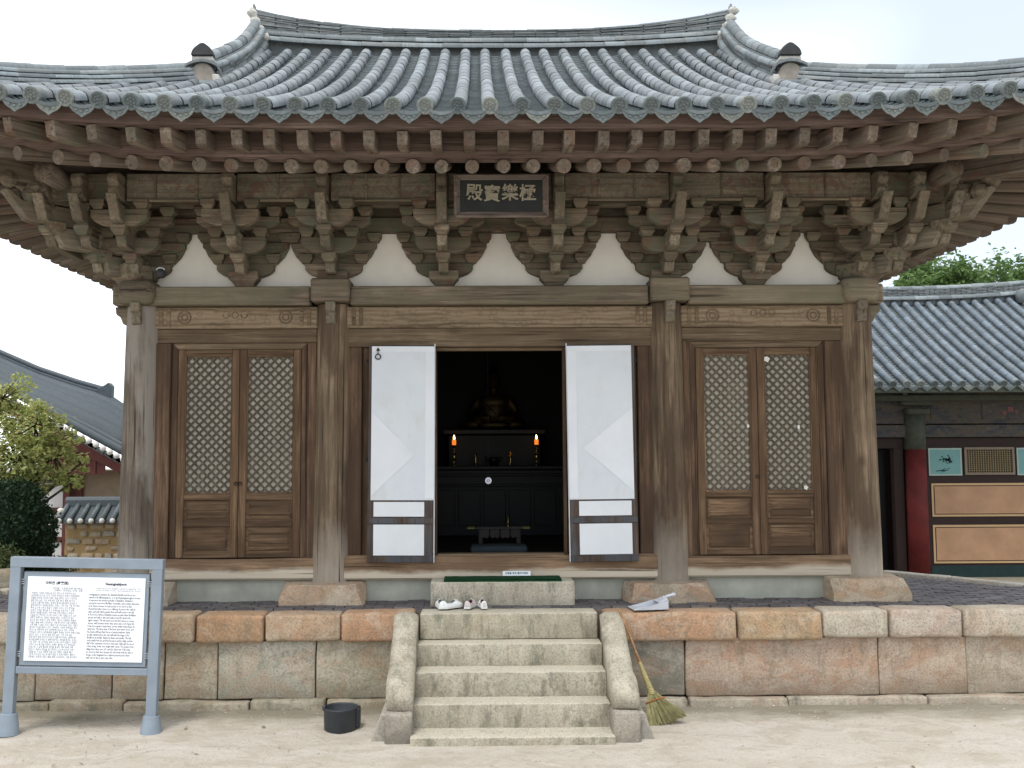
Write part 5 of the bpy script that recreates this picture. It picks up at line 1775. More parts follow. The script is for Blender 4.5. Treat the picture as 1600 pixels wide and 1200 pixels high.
# bucket
BK = Vector((-1.60, -1.70, gz(0, -1.70)))
bk = thing('bucket', 'squat black rubber bucket standing on the sand by the steps', 'bucket', BK)
m_bk = plain('black_rubber', (0.035, 0.043, 0.05), 0.5, 0.35, 7, 0.4, 0.15)
m = MB()
seg = 40
def brad(a): return 1.0 + 0.085 * max(0, math.cos(a + math.pi / 2 - 0.05)) ** 14
prof = [(.148, 0.0), (.158, .01), (.164, .195), (.170, .203), (.170, .215), (.159, .219), (.154, .205), (.146, .035), (.0, .03)]
for (r, z) in prof:
    for k in range(seg):
        a = 2 * math.pi * k / seg
        rr = r * (brad(a) if z > 0 else brad(a))
        m.v.append((BK.x + rr * math.cos(a), BK.y + rr * math.sin(a), BK.z + z))
for j in range(len(prof) - 1):
    for k in range(seg):
        k2 = (k + 1) % seg
        m.f.append((j * seg + k, j * seg + k2, (j + 1) * seg + k2, (j + 1) * seg + k))
m.f.append(tuple(range(seg)))
obj('body', m, m_bk, bk, smooth=True)
obj('water', MB().lathe([(0.0, .145), (.152, .145)], BK, 32, closed=False), plain('dark_water', (0.03, 0.045, 0.06), 0.08, 0.2, 3, 0.5, 0.0), bk)
obj('grip', MB().box(BK.x + .145, BK.x + .185, BK.y - .03, BK.y + .10, BK.z + .02, BK.z + .205), m_bk, bk, 0.01)
obj('lug', MB().box(BK.x - .165, BK.x - .135, BK.y - .1, BK.y - .07, BK.z + .20, BK.z + .245), m_bk, bk, 0.006)

# small lamp tucked behind the corner bracket
LP = Vector((-3.90, -0.22, 4.72))
lp = thing('spot_lamp', 'small black lamp with a white rim under the corner brackets', 'lamp', LP)
obj('housing', MB().lathe([(.035, 0), (.055, .02), (.06, .07), (.045, .10)], LP, 16), MT['black'], lp, smooth=True)
obj('rim', MB().tube([(LP.x + .045 * math.cos(a), LP.y - .03, LP.z + .085 + .025 * math.sin(a)) for a in [k * math.pi / 8 for k in range(9)]], .008, 6), MT['paper'], lp, smooth=True)

# ------------------------------------------------------------------ inside the hall
def P(px, py, Y):
    """where the sight line of a photo point meets the upright plane y = Y (used to measure the far buildings)."""
    d = _f + _rt * ((px - 765) / 1555) + _up * ((600 - py) / 1555)
    return CAM + d * ((Y - CAM.y) / d.y)


FI = 1.445
al = thing('altar_table', 'wide dark altar inside the open doorway, behind the low table', 'altar', (0, 4.1, FI))
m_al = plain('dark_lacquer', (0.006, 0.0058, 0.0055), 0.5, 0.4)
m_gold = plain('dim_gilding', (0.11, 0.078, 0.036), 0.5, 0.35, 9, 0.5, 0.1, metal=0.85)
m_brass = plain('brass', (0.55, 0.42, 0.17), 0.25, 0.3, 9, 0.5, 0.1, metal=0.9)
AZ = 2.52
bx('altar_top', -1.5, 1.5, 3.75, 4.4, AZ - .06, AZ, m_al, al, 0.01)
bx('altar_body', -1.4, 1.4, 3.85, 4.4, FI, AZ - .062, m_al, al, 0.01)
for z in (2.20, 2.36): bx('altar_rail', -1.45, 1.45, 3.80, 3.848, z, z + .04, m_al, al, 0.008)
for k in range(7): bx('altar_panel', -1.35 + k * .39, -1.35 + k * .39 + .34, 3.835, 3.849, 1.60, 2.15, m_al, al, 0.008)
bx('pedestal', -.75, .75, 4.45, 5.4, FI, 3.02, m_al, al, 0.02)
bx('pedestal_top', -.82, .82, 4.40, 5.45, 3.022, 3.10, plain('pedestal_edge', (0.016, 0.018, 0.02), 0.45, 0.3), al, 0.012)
DC = P(763, 751, 0.22)
ds = thing('medallion', 'small pale round medallion hanging on a thread in the dark doorway', 'medallion', DC)
DSM = Matrix.Translation(DC) @ Matrix.Rotation(R(90), 4, 'X')
obj('disc', MB().lathe([(.034, 0), (.039, .004), (.036, .009), (.0, .010)], (0, 0, 0), 28), plain('pale_disc', (0.62, 0.64, 0.72), 0.5, 0.1), ds, smooth=False, mw=DSM)
m = MB()
for k in range(8):
    a = k * math.pi / 4
    m.tube([(.008 * math.cos(a), .008 * math.sin(a), .011), (.026 * math.cos(a), .026 * math.sin(a), .0105)], .003, 5)
obj('disc_spokes', m, plain('blue_grey_relief', (0.16, 0.18, 0.28), 0.6), ds, mw=DSM)
obj('cord', MB().tube([DC + Vector((0, 0, .036)), Vector((DC.x, DC.y, 3.97))], .0012, 4), MT['iron'], ds)

def flame_mat():
    n = NB('candle_flame')
    e = n.t.nodes.new('ShaderNodeEmission')
    e.inputs[0].default_value = (1.0, 0.55, 0.16, 1)
    e.inputs[1].default_value = 14
    n.t.links.new(e.outputs[0], n.o.inputs['Surface'])
    return n.m
FM = flame_mat()
WX = NB('candle_wax')
WX = WX.out((0.75, 0.36, 0.10), 0.5, emit=(1.0, 0.30, 0.04), estr=0.75, trans=0.3)  # faint glow put into the wax for flame light showing through
for s, lab in ((-1, 'lit orange candle on a tall stand at the left end of altar'), (1, 'lit orange candle on a tall stand at the right end of altar')):
    c = Vector((s * .637 + (-.0 if s < 0 else .015), 4.0, AZ))
    t_ = thing('candlestick', lab, 'candle', c, 'candles on the altar')
    obj('stand', MB().lathe([(.06, 0), (.06, .012), (.018, .03), (.014, .08), (.032, .10), (.034, .17), (.016, .19), (.010, .23), (.022, .24), (.010, .25), (.009, .30), (.045, .312), (.047, .325), (.03, .325)], c, 18), m_brass, t_, smooth=True)
    obj('wax', MB().lathe([(.029, .326), (.032, .335), (.032, .40), (.024, .412), (.0, .405)], c, 18), WX, t_, smooth=True)
    obj('flame', MB().lathe([(.002, .408), (.012, .422), (.015, .436), (.009, .458), (.001, .482)], c, 12), FM, t_, smooth=True)
for (x, lab, top_) in ((-.30, 'slim brass vessel on the altar beside the left candle', .0), (.245, 'slim brass vessel with a square cap beside the right candle', .02)):
    c = Vector((x, 4.0, AZ))
    t_ = thing('offering_vessel', lab, 'vessel', c, 'vessels on the altar')
    obj('body', MB().lathe([(.03, 0), (.034, .015), (.012, .03), (.02, .05), (.012, .07), (.022, .09), (.012, .11), (.016, .125), (.010, .14)], c, 14), m_brass, t_, smooth=True)
    obj('lid', MB().lathe([(.012, .14), (.026, .145), (.022, .165), (.012, .185), (.004, .20 + top_)], c, 14 if top_ == 0 else 4), m_brass, t_, smooth=False)
for k, (x, lab) in enumerate(((-.10, 'dim gilt bowl between the brass vessels'),)):
    c = Vector((x + .08, 4.12, AZ))
    t_ = thing('incense_bowl', 'dark bronze incense bowl in the middle of the altar', 'bowl', c)
    obj('body', MB().lathe([(.05, 0), (.06, .02), (.09, .06), (.10, .11), (.085, .13), (.08, .11), (.0, .10)], c, 20), m_al, t_, smooth=True)
    for s in (-1, 1): obj('handle', MB().tube([(c.x + s * .09, c.y, c.z + .07), (c.x + s * .13, c.y, c.z + .09), (c.x + s * .125, c.y, c.z + .14)], .01, 6), m_al, t_, smooth=True)

# seated statue
BU = Vector((0.0, 4.95, 3.10))
bu = thing('buddha_statue', 'dim gilded seated Buddha statue in the dark behind the altar', 'statue', BU)
def blob(m, c, r, rot=None, seg=14):
    vs, fs = [], []
    for j in range(seg + 1):
        th = math.pi * j / seg
        for k in range(seg * 2):
            ph = math.pi * k / seg
            p = Vector((r[0] * math.sin(th) * math.cos(ph), r[1] * math.sin(th) * math.sin(ph), r[2] * math.cos(th)))
            if rot is not None: p = rot @ p
            vs.append(p + Vector(c) + BU)
    n = seg * 2
    for j in range(seg):
        for k in range(n): fs.append((j * n + k, (j + 1) * n + k, (j + 1) * n + (k + 1) % n, j * n + (k + 1) % n))
    m.add(vs, fs)
m = MB()
for (c, r) in (((0, 0, .30), (.25, .17, .30)), ((0, -.01, .47), (.29, .15, .14)), ((0, 0, .10), (.36, .26, .12)), ((0, -.02, .68), (.07, .07, .08)), ((0, -.04, .83), (.112, .12, .155)),
               ((.34, -.12, .09), (.19, .17, .10)), ((-.34, -.12, .09), (.19, .17, .10)), ((0, -.27, .08), (.26, .09, .075)), ((0, -.155, .82), (.014, .025, .035)), ((0, -.14, .775), (.03, .02, .010)),
               ((.105, -.02, .80), (.018, .03, .075)), ((-.105, -.02, .80), (.018, .03, .075))):
    blob(m, c, r, seg=10)
for s in (-1, 1):
    m.tube([BU + Vector(p) for p in ((s * .25, 0, .50), (s * .36, -.03, .32), (s * .33, -.14, .19), (s * .16, -.28, .20), (s * .06, -.31, .20))], [.085, .075, .065, .05, .04], 12)
    for q in range(4): m.tube([BU + Vector((s * (.09 - q * .0), -.30 + q * .015, .19)), BU + Vector((-s * .02, -.325 + q * .018, .205 - q * .006))], .013, 6)
    for q in (-1, 1): blob(m, (s * .045, -.138, .845), (.022, .012, .009), seg=6)
bme = m.mesh('statue_body')
bo = put('body', bme, m_gold, bu)
rmod = bo.modifiers.new('remesh', 'REMESH')
rmod.mode = 'VOXEL'
rmod.voxel_size = 0.014
rmod.use_smooth_shade = True
m = MB()
blob(m, (0, .03, .925), (.108, .098, .075), seg=8)
blob(m, (0, .02, 1.0), (.05, .05, .04), seg=6)
obj('hair', m, m_al, bu, smooth=True)
m = MB()
for k in range(9):
    t = k / 8
    m.tube([BU + Vector((lerp(-.27, .10, t), -.10 - .09 * math.sin(t * 3.1), lerp(.55, .20, t) + .03 * q)) for q in (0,)] + [BU + Vector((lerp(-.25, .14, t), -.12 - .10 * math.sin(t * 3.1), lerp(.53, .17, t)))], .012, 6)
obj('robe_folds', m, m_gold, bu, smooth=True)

# low table, cushion
TB = Vector((0.02, 1.75, FI))
tb = thing('low_table', 'low carved table with yellow-edged top inside the doorway', 'table', TB)
m_tb = plain('dark_table_wood', (0.035, 0.026, 0.02), 0.5, 0.4)
bx('table_top', -.30, .32, 1.60, 1.95, 1.70, 1.725, plain('grey_table_cloth', (0.065, 0.065, 0.06), 0.7, 0.3), tb, 0.006)
for s in (-1, 1): bx('table_edge', *sorted((.01 + s * .315, .01 + s * .415)), 1.62, 1.93, 1.70, 1.72, plain('yellow_edge', (0.26, 0.26, 0.08), 0.6), tb, 0.006)
for k in range(4):
    x = -.24 + k * .135
    obj('apron_panel', MB().prism([(x, 1.698), (x + .125, 1.698), (x + .125, 1.60), (x + .1, 1.575), (x + .0625, 1.59), (x + .025, 1.575), (x, 1.60)], 1, 1.62, 1.645), m_tb, tb, 0.004)
for sx in (-.23, .27):
    for yy in (1.66, 1.88): bx('leg', sx - .03, sx + .03, yy - .03, yy + .03, FI, 1.698, m_tb, tb, 0.006)
cu_ = MB().rock(-.36, .36, 0.95, 1.45, FI, FI + .085, .04, .01, 77)
tag(obj('floor_cushion', cu_, plain('blue_grey_cloth', (0.045, 0.062, 0.072), 0.95, 0.3, 5), smooth=True), 'flat blue-grey cushion on the dark floor before the low table', 'cushion')
gst = thing('incense_stand', 'thin brass incense stand rising from the low table', 'incense stand', (0.135, 1.7, 1.726))
obj('body', MB().lathe([(.02, 0), (.022, .01), (.006, .02), (.005, .13), (.008, .135)], (0.135, 1.7, 1.726), 10), m_brass, gst, smooth=True)

# ------------------------------------------------------------------ hall on the right
RY = 10.0
sh = thing('side_hall', 'long painted hall with peach wall panels and red column at right', 'hall', (10.5, 12.0, 0))
m_dk = plain('dark_brown_paint', (0.030, 0.016, 0.013), 0.7, 0.3)
m_red = plain('red_paint', (0.15, 0.018, 0.016), 0.7, 0.6, 2.2)
m_peach = plain('peach_plaster', (0.47, 0.285, 0.175), 0.85, 0.26, 2.0, 0.1, 0.2)
m_peach2 = plain('peach_border', (0.52, 0.36, 0.20), 0.85, 0.08, 2, 0.1, 0.05)
m_line = plain('dark_line_paint', (0.06, 0.03, 0.02), 0.8)
m_teal = plain('teal_panel', (0.16, 0.33, 0.325), 0.7, 0.12, 4)
m_tealed = plain('pale_teal_border', (0.36, 0.45, 0.42), 0.7, 0.1)
m_inkg = plain('dark_teal_ink', (0.018, 0.055, 0.06), 0.8, 0.3)
m_grn = plain('deep_green_paint', (0.012, 0.035, 0.035), 0.7, 0.3)
m_capg = plain('green_grey_paint', (0.075, 0.085, 0.065), 0.75, 0.4, 10)
m_vent = plain('ochre_lattice', (0.21, 0.165, 0.09), 0.7, 0.2)


def painted_beam():
    n = NB('painted_frieze')
    v = n.coord()
    a = n.noise(n.map(v, (1.2, 1, 3)), 2.2, 4, 0.6, 1.0)
    c = n.ramp(a, [(0.3, (0.035, 0.042, 0.055)), (0.48, (0.075, 0.072, 0.072)), (0.56, (0.10, 0.078, 0.062)), (0.66, (0.055, 0.075, 0.062)), (0.8, (0.16, 0.13, 0.10))])
    c = n.mix(n.ramp(n.noise(v, 14, 4, 0.7), [(0.55, 0.0), (0.7, 0.5)]), c, (0.17, 0.15, 0.13))
    return n.out(c, 0.85, n.bump(a, 0.2, 0.01), 0.2)


m_frz = painted_beam()
def rz(py): return P(1500, py, RY).z
def rx(px): return P(px, 720, RY).x
XA, XB = rx(1330), 14.5
bx('wall_frame', rx(1447), XB, RY, RY + 0.2, -0.1, rz(684), m_dk, sh, 0.004)
bx('door_reveal', XA, rx(1447) - 0.005, RY + 0.9, RY + 1.0, -0.1, rz(684), m_dk, sh, 0.004)
bx('door_head', XA, rx(1447) - 0.005, RY + 0.02, RY + 0.2, rz(700), rz(684), m_dk, sh, 0.004)
bx('door_post', rx(1397), rx(1412), RY + 0.02, RY + 0.2, -0.1, rz(700), m_dk, sh, 0.004)
bx('dark_door', XA, rx(1396), RY + 0.5, RY + 0.56, -0.1, rz(700), plain('door_black', (0.008, 0.008, 0.009), 0.5), sh, 0.004)
bx('door_sill', XA, rx(1411), RY - 0.05, RY + 0.4, -0.1, 0.12, m_dk, sh, 0.004)
bx('dado', rx(1449), XB, RY - 0.012, RY - 0.002, -0.1, rz(884), m_grn, sh, 0.002)
for (t_, b_) in ((755, 807), (820, 880)):
    z1, z0 = rz(t_), rz(b_)
    for (a, b) in ((rx(1453), rx(1453) + 2.95), (rx(1453) + 3.15, XB - .1)):
        p_ = bx('wall_panel', a, b, RY - 0.02, RY - 0.002, z0, z1, m_peach2, sh, 0.003)
        i_ = 0.045
        bx('panel_line', a + i_, b - i_, RY - 0.024, RY - 0.0205, z0 + i_, z1 - i_, m_line, p_, 0.0)
        bx('panel_field', a + i_ + .018, b - i_ - .018, RY - 0.028, RY - 0.0245, z0 + i_ + .018, z1 - i_ - .018, m_peach, p_, 0.0)
for k, (a, b) in enumerate(((rx(1450), rx(1502)), (rx(1588), rx(1640)))):
    z1, z0 = rz(700), rz(743)
    p_ = bx('painted_panel', a, b, RY - 0.03, RY - 0.002, z0, z1, m_tealed, sh, 0.004)
    bx('panel_field', a + .035, b - .035, RY - 0.034, RY - 0.0305, z0 + .035, z1 - .035, m_teal, p_, 0)
    m = MB()
    rs_ = random.Random(k + 2)
    cx_, cz = (a + b) / 2, (z0 + z1) / 2
    for q in range(34):
        ang, rr = rs_.uniform(0, 6.28), rs_.uniform(0, .15)
        x0, z_ = cx_ + .03 + rr * math.cos(ang), cz + .05 + rr * .7 * math.sin(ang)
        s1 = rs_.uniform(.012, .038)
        th = rs_.uniform(0, 3.1)
        m.prism([(x0 + s1 * math.cos(th + w2) * (1 if j % 2 else .5), z_ + s1 * math.sin(th + w2) * (1 if j % 2 else .5)) for j, w2 in enumerate([i * 1.047 for i in range(6)])], 1, RY - .038, RY - .0345)
    for q in range(5):
        x0 = cx_ + rs_.uniform(-.22, .0)
        m.tube([(x0, RY - .036, z0 + .07 + rs_.uniform(0, .05)), (x0 + .12, RY - .036, z0 + .12), (x0 + .2, RY - .036, z0 + .07 + rs_.uniform(0, .1))], .006, 5)
    tag(obj('ink_flowers', m, m_inkg, p_), kind='stuff')
va, vb, z1, z0 = rx(1506), rx(1584), rz(699), rz(742)
vt = bx('vent_window', va, vb, RY - 0.008, RY - 0.002, z0, z1, plain('vent_dark', (0.02, 0.016, 0.012), 0.8), sh, 0.0)
m = MB()
for (a, b, c, d) in ((va, vb, z1 - .05, z1), (va, vb, z0, z0 + .05), (va, va + .05, z0 + .051, z1 - .051), (vb - .05, vb, z0 + .051, z1 - .051)): m.box(a, b, RY - .045, RY - .009, c, d)
obj('vent_frame', m, plain('vent_frame_paint', (0.22, 0.175, 0.13), 0.7, 0.2), vt)
m = MB()
n_ = 19
for k in range(1, n_): m.box(lerp(va + .05, vb - .05, k / n_) - .009, lerp(va + .05, vb - .05, k / n_) + .009, RY - .03, RY - .018, z0 + .05, z1 - .05)
for k in range(1, 11): m.box(va + .05, vb - .05, RY - .0175, RY - .009, lerp(z0 + .05, z1 - .05, k / 11) - .009, lerp(z0 + .05, z1 - .05, k / 11) + .009)
obj('vent_lattice', m, m_vent, vt)
for px in (1429, 1429 + 330):
    xc = rx(px)
    c_ = obj('column', MB().lathe([(.225, -.1), (.215, rz(702))], (xc, RY - .05, 0), 22), m_red, sh, smooth=True)
    obj('column_head', MB().lathe([(.222, rz(702) + .002), (.225, rz(640))], (xc, RY - .05, 0), 22), m_capg, c_, smooth=True)
    for (w_, z) in ((.24, rz(648)), (.34, rz(634)), (.26, rz(622))):
        bx('bracket_arm', xc - w_, xc + w_, RY - .34, RY - .10, z, z + .13, m_capg, sh, 0.02)
bx('lower_beam', XA, XB, RY - .10, RY + .1, rz(683), rz(664), m_frz, sh, 0.008)
bx('frieze', XA, XB, RY - .06, RY + .1, rz(662), rz(612) , m_frz, sh, 0.005)
for (a, b) in ((1455, 1505), (1535, 1590), (1620, 1680)):
    bx('frieze_panel', rx(a), rx(b), RY - .075, RY - .061, rz(656), rz(626), m_frz, sh, 0.004, color=(1, 1, 1))
bx('eave_purlin', XA, XB, RY - .65, RY - .45, rz(628), rz(620), m_capg, sh, 0.01)
# flower painting on the frieze
m = MB()
for (px, py, r) in ((1576, 640, .07), (1566, 646, .05), (1586, 644, .05)):
    c = P(px, py, RY)
    m.prism([(c.x + r * math.cos(k * .785) * (1.2 if k % 2 else .8), c.z + r * math.sin(k * .785) * (1.2 if k % 2 else .8)) for k in range(8)], 1, RY - .084, RY - .077)
tag(obj('painted_petals', m, plain('faded_pink_paint', (0.22, 0.10, 0.10), 0.8, 0.4, 14), sh), kind='stuff')
# roof of the side hall
EY, RZY = 8.55, 12.55
EZ, TOPZ = P(1450, 601, EY).z, P(1450, 472, RZY).z
def rr(x, s):
    """tile bed: s from eave 0 to ridge 1."""
    lift = 0.13 * max(0, (x - 9.6) / 3.4) ** 2.2
    return Vector((x, lerp(EY, RZY, s), lerp(EZ, TOPZ, s) - 0.20 * s * (1 - s) * 1.6 + lift * (0.35 + 0.65 * s)))
sr = obj('roof', MB().grid(lambda u, v: rr(lerp(7.4, 13.4, u), v) + Vector((0, 0, -.05)), 24, 10), MT['pan'], sh, recalc=False)
obj('rear_roof', MB().grid(lambda u, v: (lambda q: Vector((q.x, 2 * RZY - q.y, q.z - .05)))(rr(lerp(7.4, 13.4, u), 1 - v)), 24, 6), MT['pan'], sr, recalc=False)
obj('soffit', MB().grid(lambda u, v: rr(lerp(7.4, 13.4, u), v * .45 + .01) + Vector((0, 0, -.10)), 20, 3), m_dk, sr, recalc=False)
bx('eave_fascia', 7.4, 13.4, EY + .03, EY + .08, EZ - .16, EZ - .045, m_capg, sh, 0.004)
SP2 = 0.283
s_tile = cover_tile_mesh(0.075, 0.07, 0.345).mesh('side_cover_tile', smooth=True, recalc=False)
s_tile.materials.append(tile_mat('side_roof_clay', (0.115, 0.145, 0.175), False, 0.5))
restb = MB()
pans = MB()
ncol = 0
x = 7.62
count = 0
while x < 13.2:
    N_ = 14
    for j in range(N_):
        p, q = rr(x, j / N_) + Vector((0, 0, .02)), rr(x, (j + 1) / N_) + Vector((0, 0, .02))
        M_ = basis(p, q)
        if 8.0 < x < 12.9 and count < 290:
            put('cover_tile', s_tile, None, sr, M_); count += 1
        else: restb.tube([p, q], .072, 8)
    p, q = rr(x, 0) + Vector((0, 0, .02)), rr(x, .1) + Vector((0, 0, .02))
    put('end_tile', et_me, None, sr, basis(p, q) @ Matrix.Translation((0, -.02, 0)) @ Matrix.Rotation(R(-90), 4, 'X'))
    p = rr(x + SP2 / 2, 0) + Vector((0, 0, -.02))
    put('drip_tile', dt_me, None, sr, Matrix.Translation(p) @ Matrix.Rotation(R(18), 4, 'X') @ Matrix.Translation((0, -.02, 0)) @ Matrix.Scale(.95, 4))
    s_ = 0.0
    while s_ < 1.0:
        b0 = len(pans.v)
        for (t2, dz_) in ((s_, -.016), (s_, .008), (s_ + .028, -.006)):
            for k in range(5):
                u = lerp(-1, 1, k / 4)
                pans.v.append(tuple(rr(x + SP2 / 2 + u * .12, min(1, t2)) + Vector((0, 0, -.012 - .035 * (1 - u * u) + dz_))))
        for j in range(2):
            for k in range(4):
                a = b0 + j * 5 + k
                pans.f.append((a, a + 1, a + 6, a + 5))
        s_ += .026
    x += SP2
tag(obj('pan_tile', pans, MT['pan'], sr, recalc=False), kind='stuff')
if restb.v: tag(obj('cover_tile', restb, MT['tilej'], sr, smooth=True), kind='stuff')
m = MB()
rdg = lambda x, h, dy=0: rr(x, 1.0) + Vector((0, dy, h))
for k in range(25):
    x = lerp(7.4, 13.4, k / 24)
    for (dy, h) in ((-.12, -.1), (-.12, .30), (.12, .30), (.12, -.1)): m.v.append(tuple(rdg(x, h, dy)))
for k in range(24):
    for j in range(4): m.f.append((k * 4 + j, k * 4 + (j + 1) % 4, k * 4 + 4 + (j + 1) % 4, k * 4 + 4 + j))
rg = obj('main_ridge', m, MT['ridge'], sh)
row(rg, lambda t: rdg(t, .04, -.15), 7.4, 13.4, .085)
layers(rg, lambda t: rdg(t, 0), .15, lambda t: .12, lambda t: .30, 5, 7.4, 13.4, lambda t: Vector((0, 1, 0)))
row(rg, lambda t: rdg(t, .30), 7.4, 13.4, .095)
kn = P(1597, 462, RZY - .3)
obj('ridge_knob', MB().lathe([(.02, -.2), (.13, -.18), (.15, 0), (.12, .12), (.03, .17)], kn, 14), MT['ridge1'], rg, smooth=True)
m = MB()
for k in range(24):
    x = 7.55 + k * .25
    m.tube([rr(x, 0.02) + Vector((0, 0, -.16)), rr(x, .36) + Vector((0, 0, -.17))], .055, 8)
tag(obj('round_rafter', m, m_capg, sh, smooth=True), kind='stuff')
obj('side_hall_back', MB().box(7.6, 13.6, RY + 1.2, 15, -.1, 4.4), m_dk, sh)

# ------------------------------------------------------------------ storehouse on the left
NY, FY = 10.4, 15.4
hs = thing('storehouse', 'low house with red gable boards and white framed wall at left', 'house', (-11, 13, 0))
def curve(pts, Y):
    w3 = [P(px, py, Y) for (px, py) in pts]
    def g(t):
        t = max(0, min(0.9999, t)) * (len(w3) - 1)
        i = int(t)
        return w3[i].lerp(w3[i + 1], t - i)
    return g
near = curve([(-160, 505), (-80, 561), (0, 606), (50, 632), (100, 659), (150, 686), (196, 711)], NY)
far = curve([(-160, 480), (-80, 521), (0, 560), (60, 586), (120, 606), (170, 620), (215, 650)], FY)
m_bl = tile_mat('storehouse_clay', (0.06, 0.078, 0.09), True, 0.3, 0.1)
hr_ = obj('roof', MB().grid(lambda u, v: near(v).lerp(far(v), u) - Vector((0, 0, .03)), 10, 24), m_bl, hs, recalc=False)
m = MB()
for k in range(22):
    u = (k + .5) / 22
    m.tube([near(t).lerp(far(t), u) + Vector((0, 0, .0)) for t in [i / 14 for i in range(15)]], .055, 6)
tag(obj('cover_tile', m, m_bl, hr_, smooth=True), kind='stuff')
def verge(name, g, r, lift, mat): return obj(name, MB().tube([g(t) + Vector((0, 0, lift(t))) for t in [i / 30 for i in range(31)]], r, 10), mat, hs, smooth=True)
verge('verge_ridge', near, .085, lambda t: .05, m_bl)
verge('verge_ridge', lambda t: near(t).lerp(far(t), .08), .075, lambda t: .05, m_bl)
for (r, h) in ((.10, .0), (.085, .12), (.08, .22)):
    verge('far_verge_ridge', lambda t: far(min(t, .83)) , r, lambda t, h=h: h - .06, m_bl)
verge('far_verge_ridge', far, .09, lambda t: -.02, m_bl)
e = far(.83)
obj('verge_end_tile', MB().prism([(e.x - .25, e.z - .1), (e.x + .12, e.z - .2), (e.x + .14, e.z + .28), (e.x + .05, e.z + .38), (e.x - .06, e.z + .30), (e.x - .25, e.z + .22)], 1, e.y - .15, e.y + .1), m_bl, hs, 0.02)
m_disc = plain('limewashed_tile_end', (0.66, 0.64, 0.62), 0.8, 0.12)
dm = MB().lathe([(.0, -.05), (.055, -.045), (.078, 0.0), (.07, .06)], (0, 0, 0), 14).mesh('white_tile_end', smooth=True)
dm.materials.append(m_disc)
tagd = None
for k in range(14):
    t = .50 + k * .5 / 13
    c = near(t) + Vector((0, -.13, -.10))
    put('white_tile_end', dm, None, hs, Matrix.Translation(c) @ Matrix.Rotation(R(-90), 4, 'X') @ Matrix.Scale(.85, 4))
m = MB()
for k in range(60):
    t = .45 + k * .55 / 60
    c = near(t) + Vector((0, -.1, -.16 - .03 * abs(math.sin(k * .75))))
    m.box(c.x - .05, c.x + .05, c.y - .03, c.y + .03, c.z - .03, c.z + .06)
tag(obj('drip_tile', m, m_bl, hs), kind='stuff')
m_gb = plain('gable_red_boards', (0.115, 0.036, 0.030), 0.75, 0.3, 6)
zb = P(120, 741, NY + .15).z
xg = [P(px, 700, NY + .15).x for px in [60 + k * 15 for k in range(9)]]
for a, b in zip(xg[:-1], xg[1:]):
    def ztop(x):
        for i in range(60):
            if near(i / 60).x >= x: return near(i / 60).z - .2
        return near(.99).z - .2
    if b > P(176, 700, NY).x: break
    obj('gable_board', MB().prism([(a + .006, zb), (b - .006, zb), (b - .006, max(zb + .02, ztop(b) - .24)), (a + .006, ztop(a) - .24)], 1, NY + .12, NY + .16), m_gb, hs, 0.004)
    obj('gable_batten', MB().prism([(b - .025, zb), (b + .025, zb), (b + .025, max(zb + .02, ztop(b) - .24)), (b - .025, max(zb + .02, ztop(b) - .22))], 1, NY + .09, NY + .118), m_gb, hs, 0.004)
m = MB()
q = [near(t) for t in [.30 + i * .70 / 16 for i in range(17)]]
for p_ in q:
    for (dy, dz_) in ((.04, -.17), (.04, -.48), (.10, -.48), (.10, -.17)): m.v.append((p_.x, p_.y + dy, p_.z + dz_))
for k in range(16):
    for j in range(4): m.f.append((k * 4 + j, k * 4 + (j + 1) % 4, k * 4 + 4 + (j + 1) % 4, k * 4 + 4 + j))
m.f += [(0, 1, 2, 3), (64, 65, 66, 67)]
obj('bargeboard', m, m_gb, hs)
def hx(px): return P(px, 760, NY + .5).x
def hz(py): return P(100, py, NY + .5).z
m_wp = plain('whitewash', (0.56, 0.55, 0.54), 0.9, 0.12)
m_tp = plain('tan_clay_wall', (0.27, 0.21, 0.15), 0.9, 0.25)
obj('wall', MB().box(hx(-120), hx(104), NY + .55, NY + .75, 0, hz(742)), m_wp, hs)
obj('side_wall', MB().box(hx(104), hx(215), NY + .75, NY + .9, 0, hz(735)), m_tp, hs)
obj('wall_back', MB().box(hx(-120), hx(104), NY + .9, FY + .3, 0, hz(742)), m_wp, hs)
bx('top_beam', hx(-120), hx(112), NY + .45, NY + .60, hz(754), hz(741), m_dk, hs, 0.01)
bx('corner_post', hx(100), hx(110), NY + .44, NY + .60, 0, hz(755), m_gb, hs, 0.01)
bx('wall_post', hx(112), hx(124), NY + .66, NY + .74, 0, hz(742), m_gb, hs, 0.006)
for (a, b) in ((793, 801), (839, 847)): bx('wall_rail', hx(-120), hx(100) - .004, NY + .50, NY + .56, hz(b), hz(a), m_gb, hs, 0.006)
bx('wall_rail', hx(38), hx(42), NY + .5, NY + .56, 0, hz(755), m_gb, hs, 0.006)

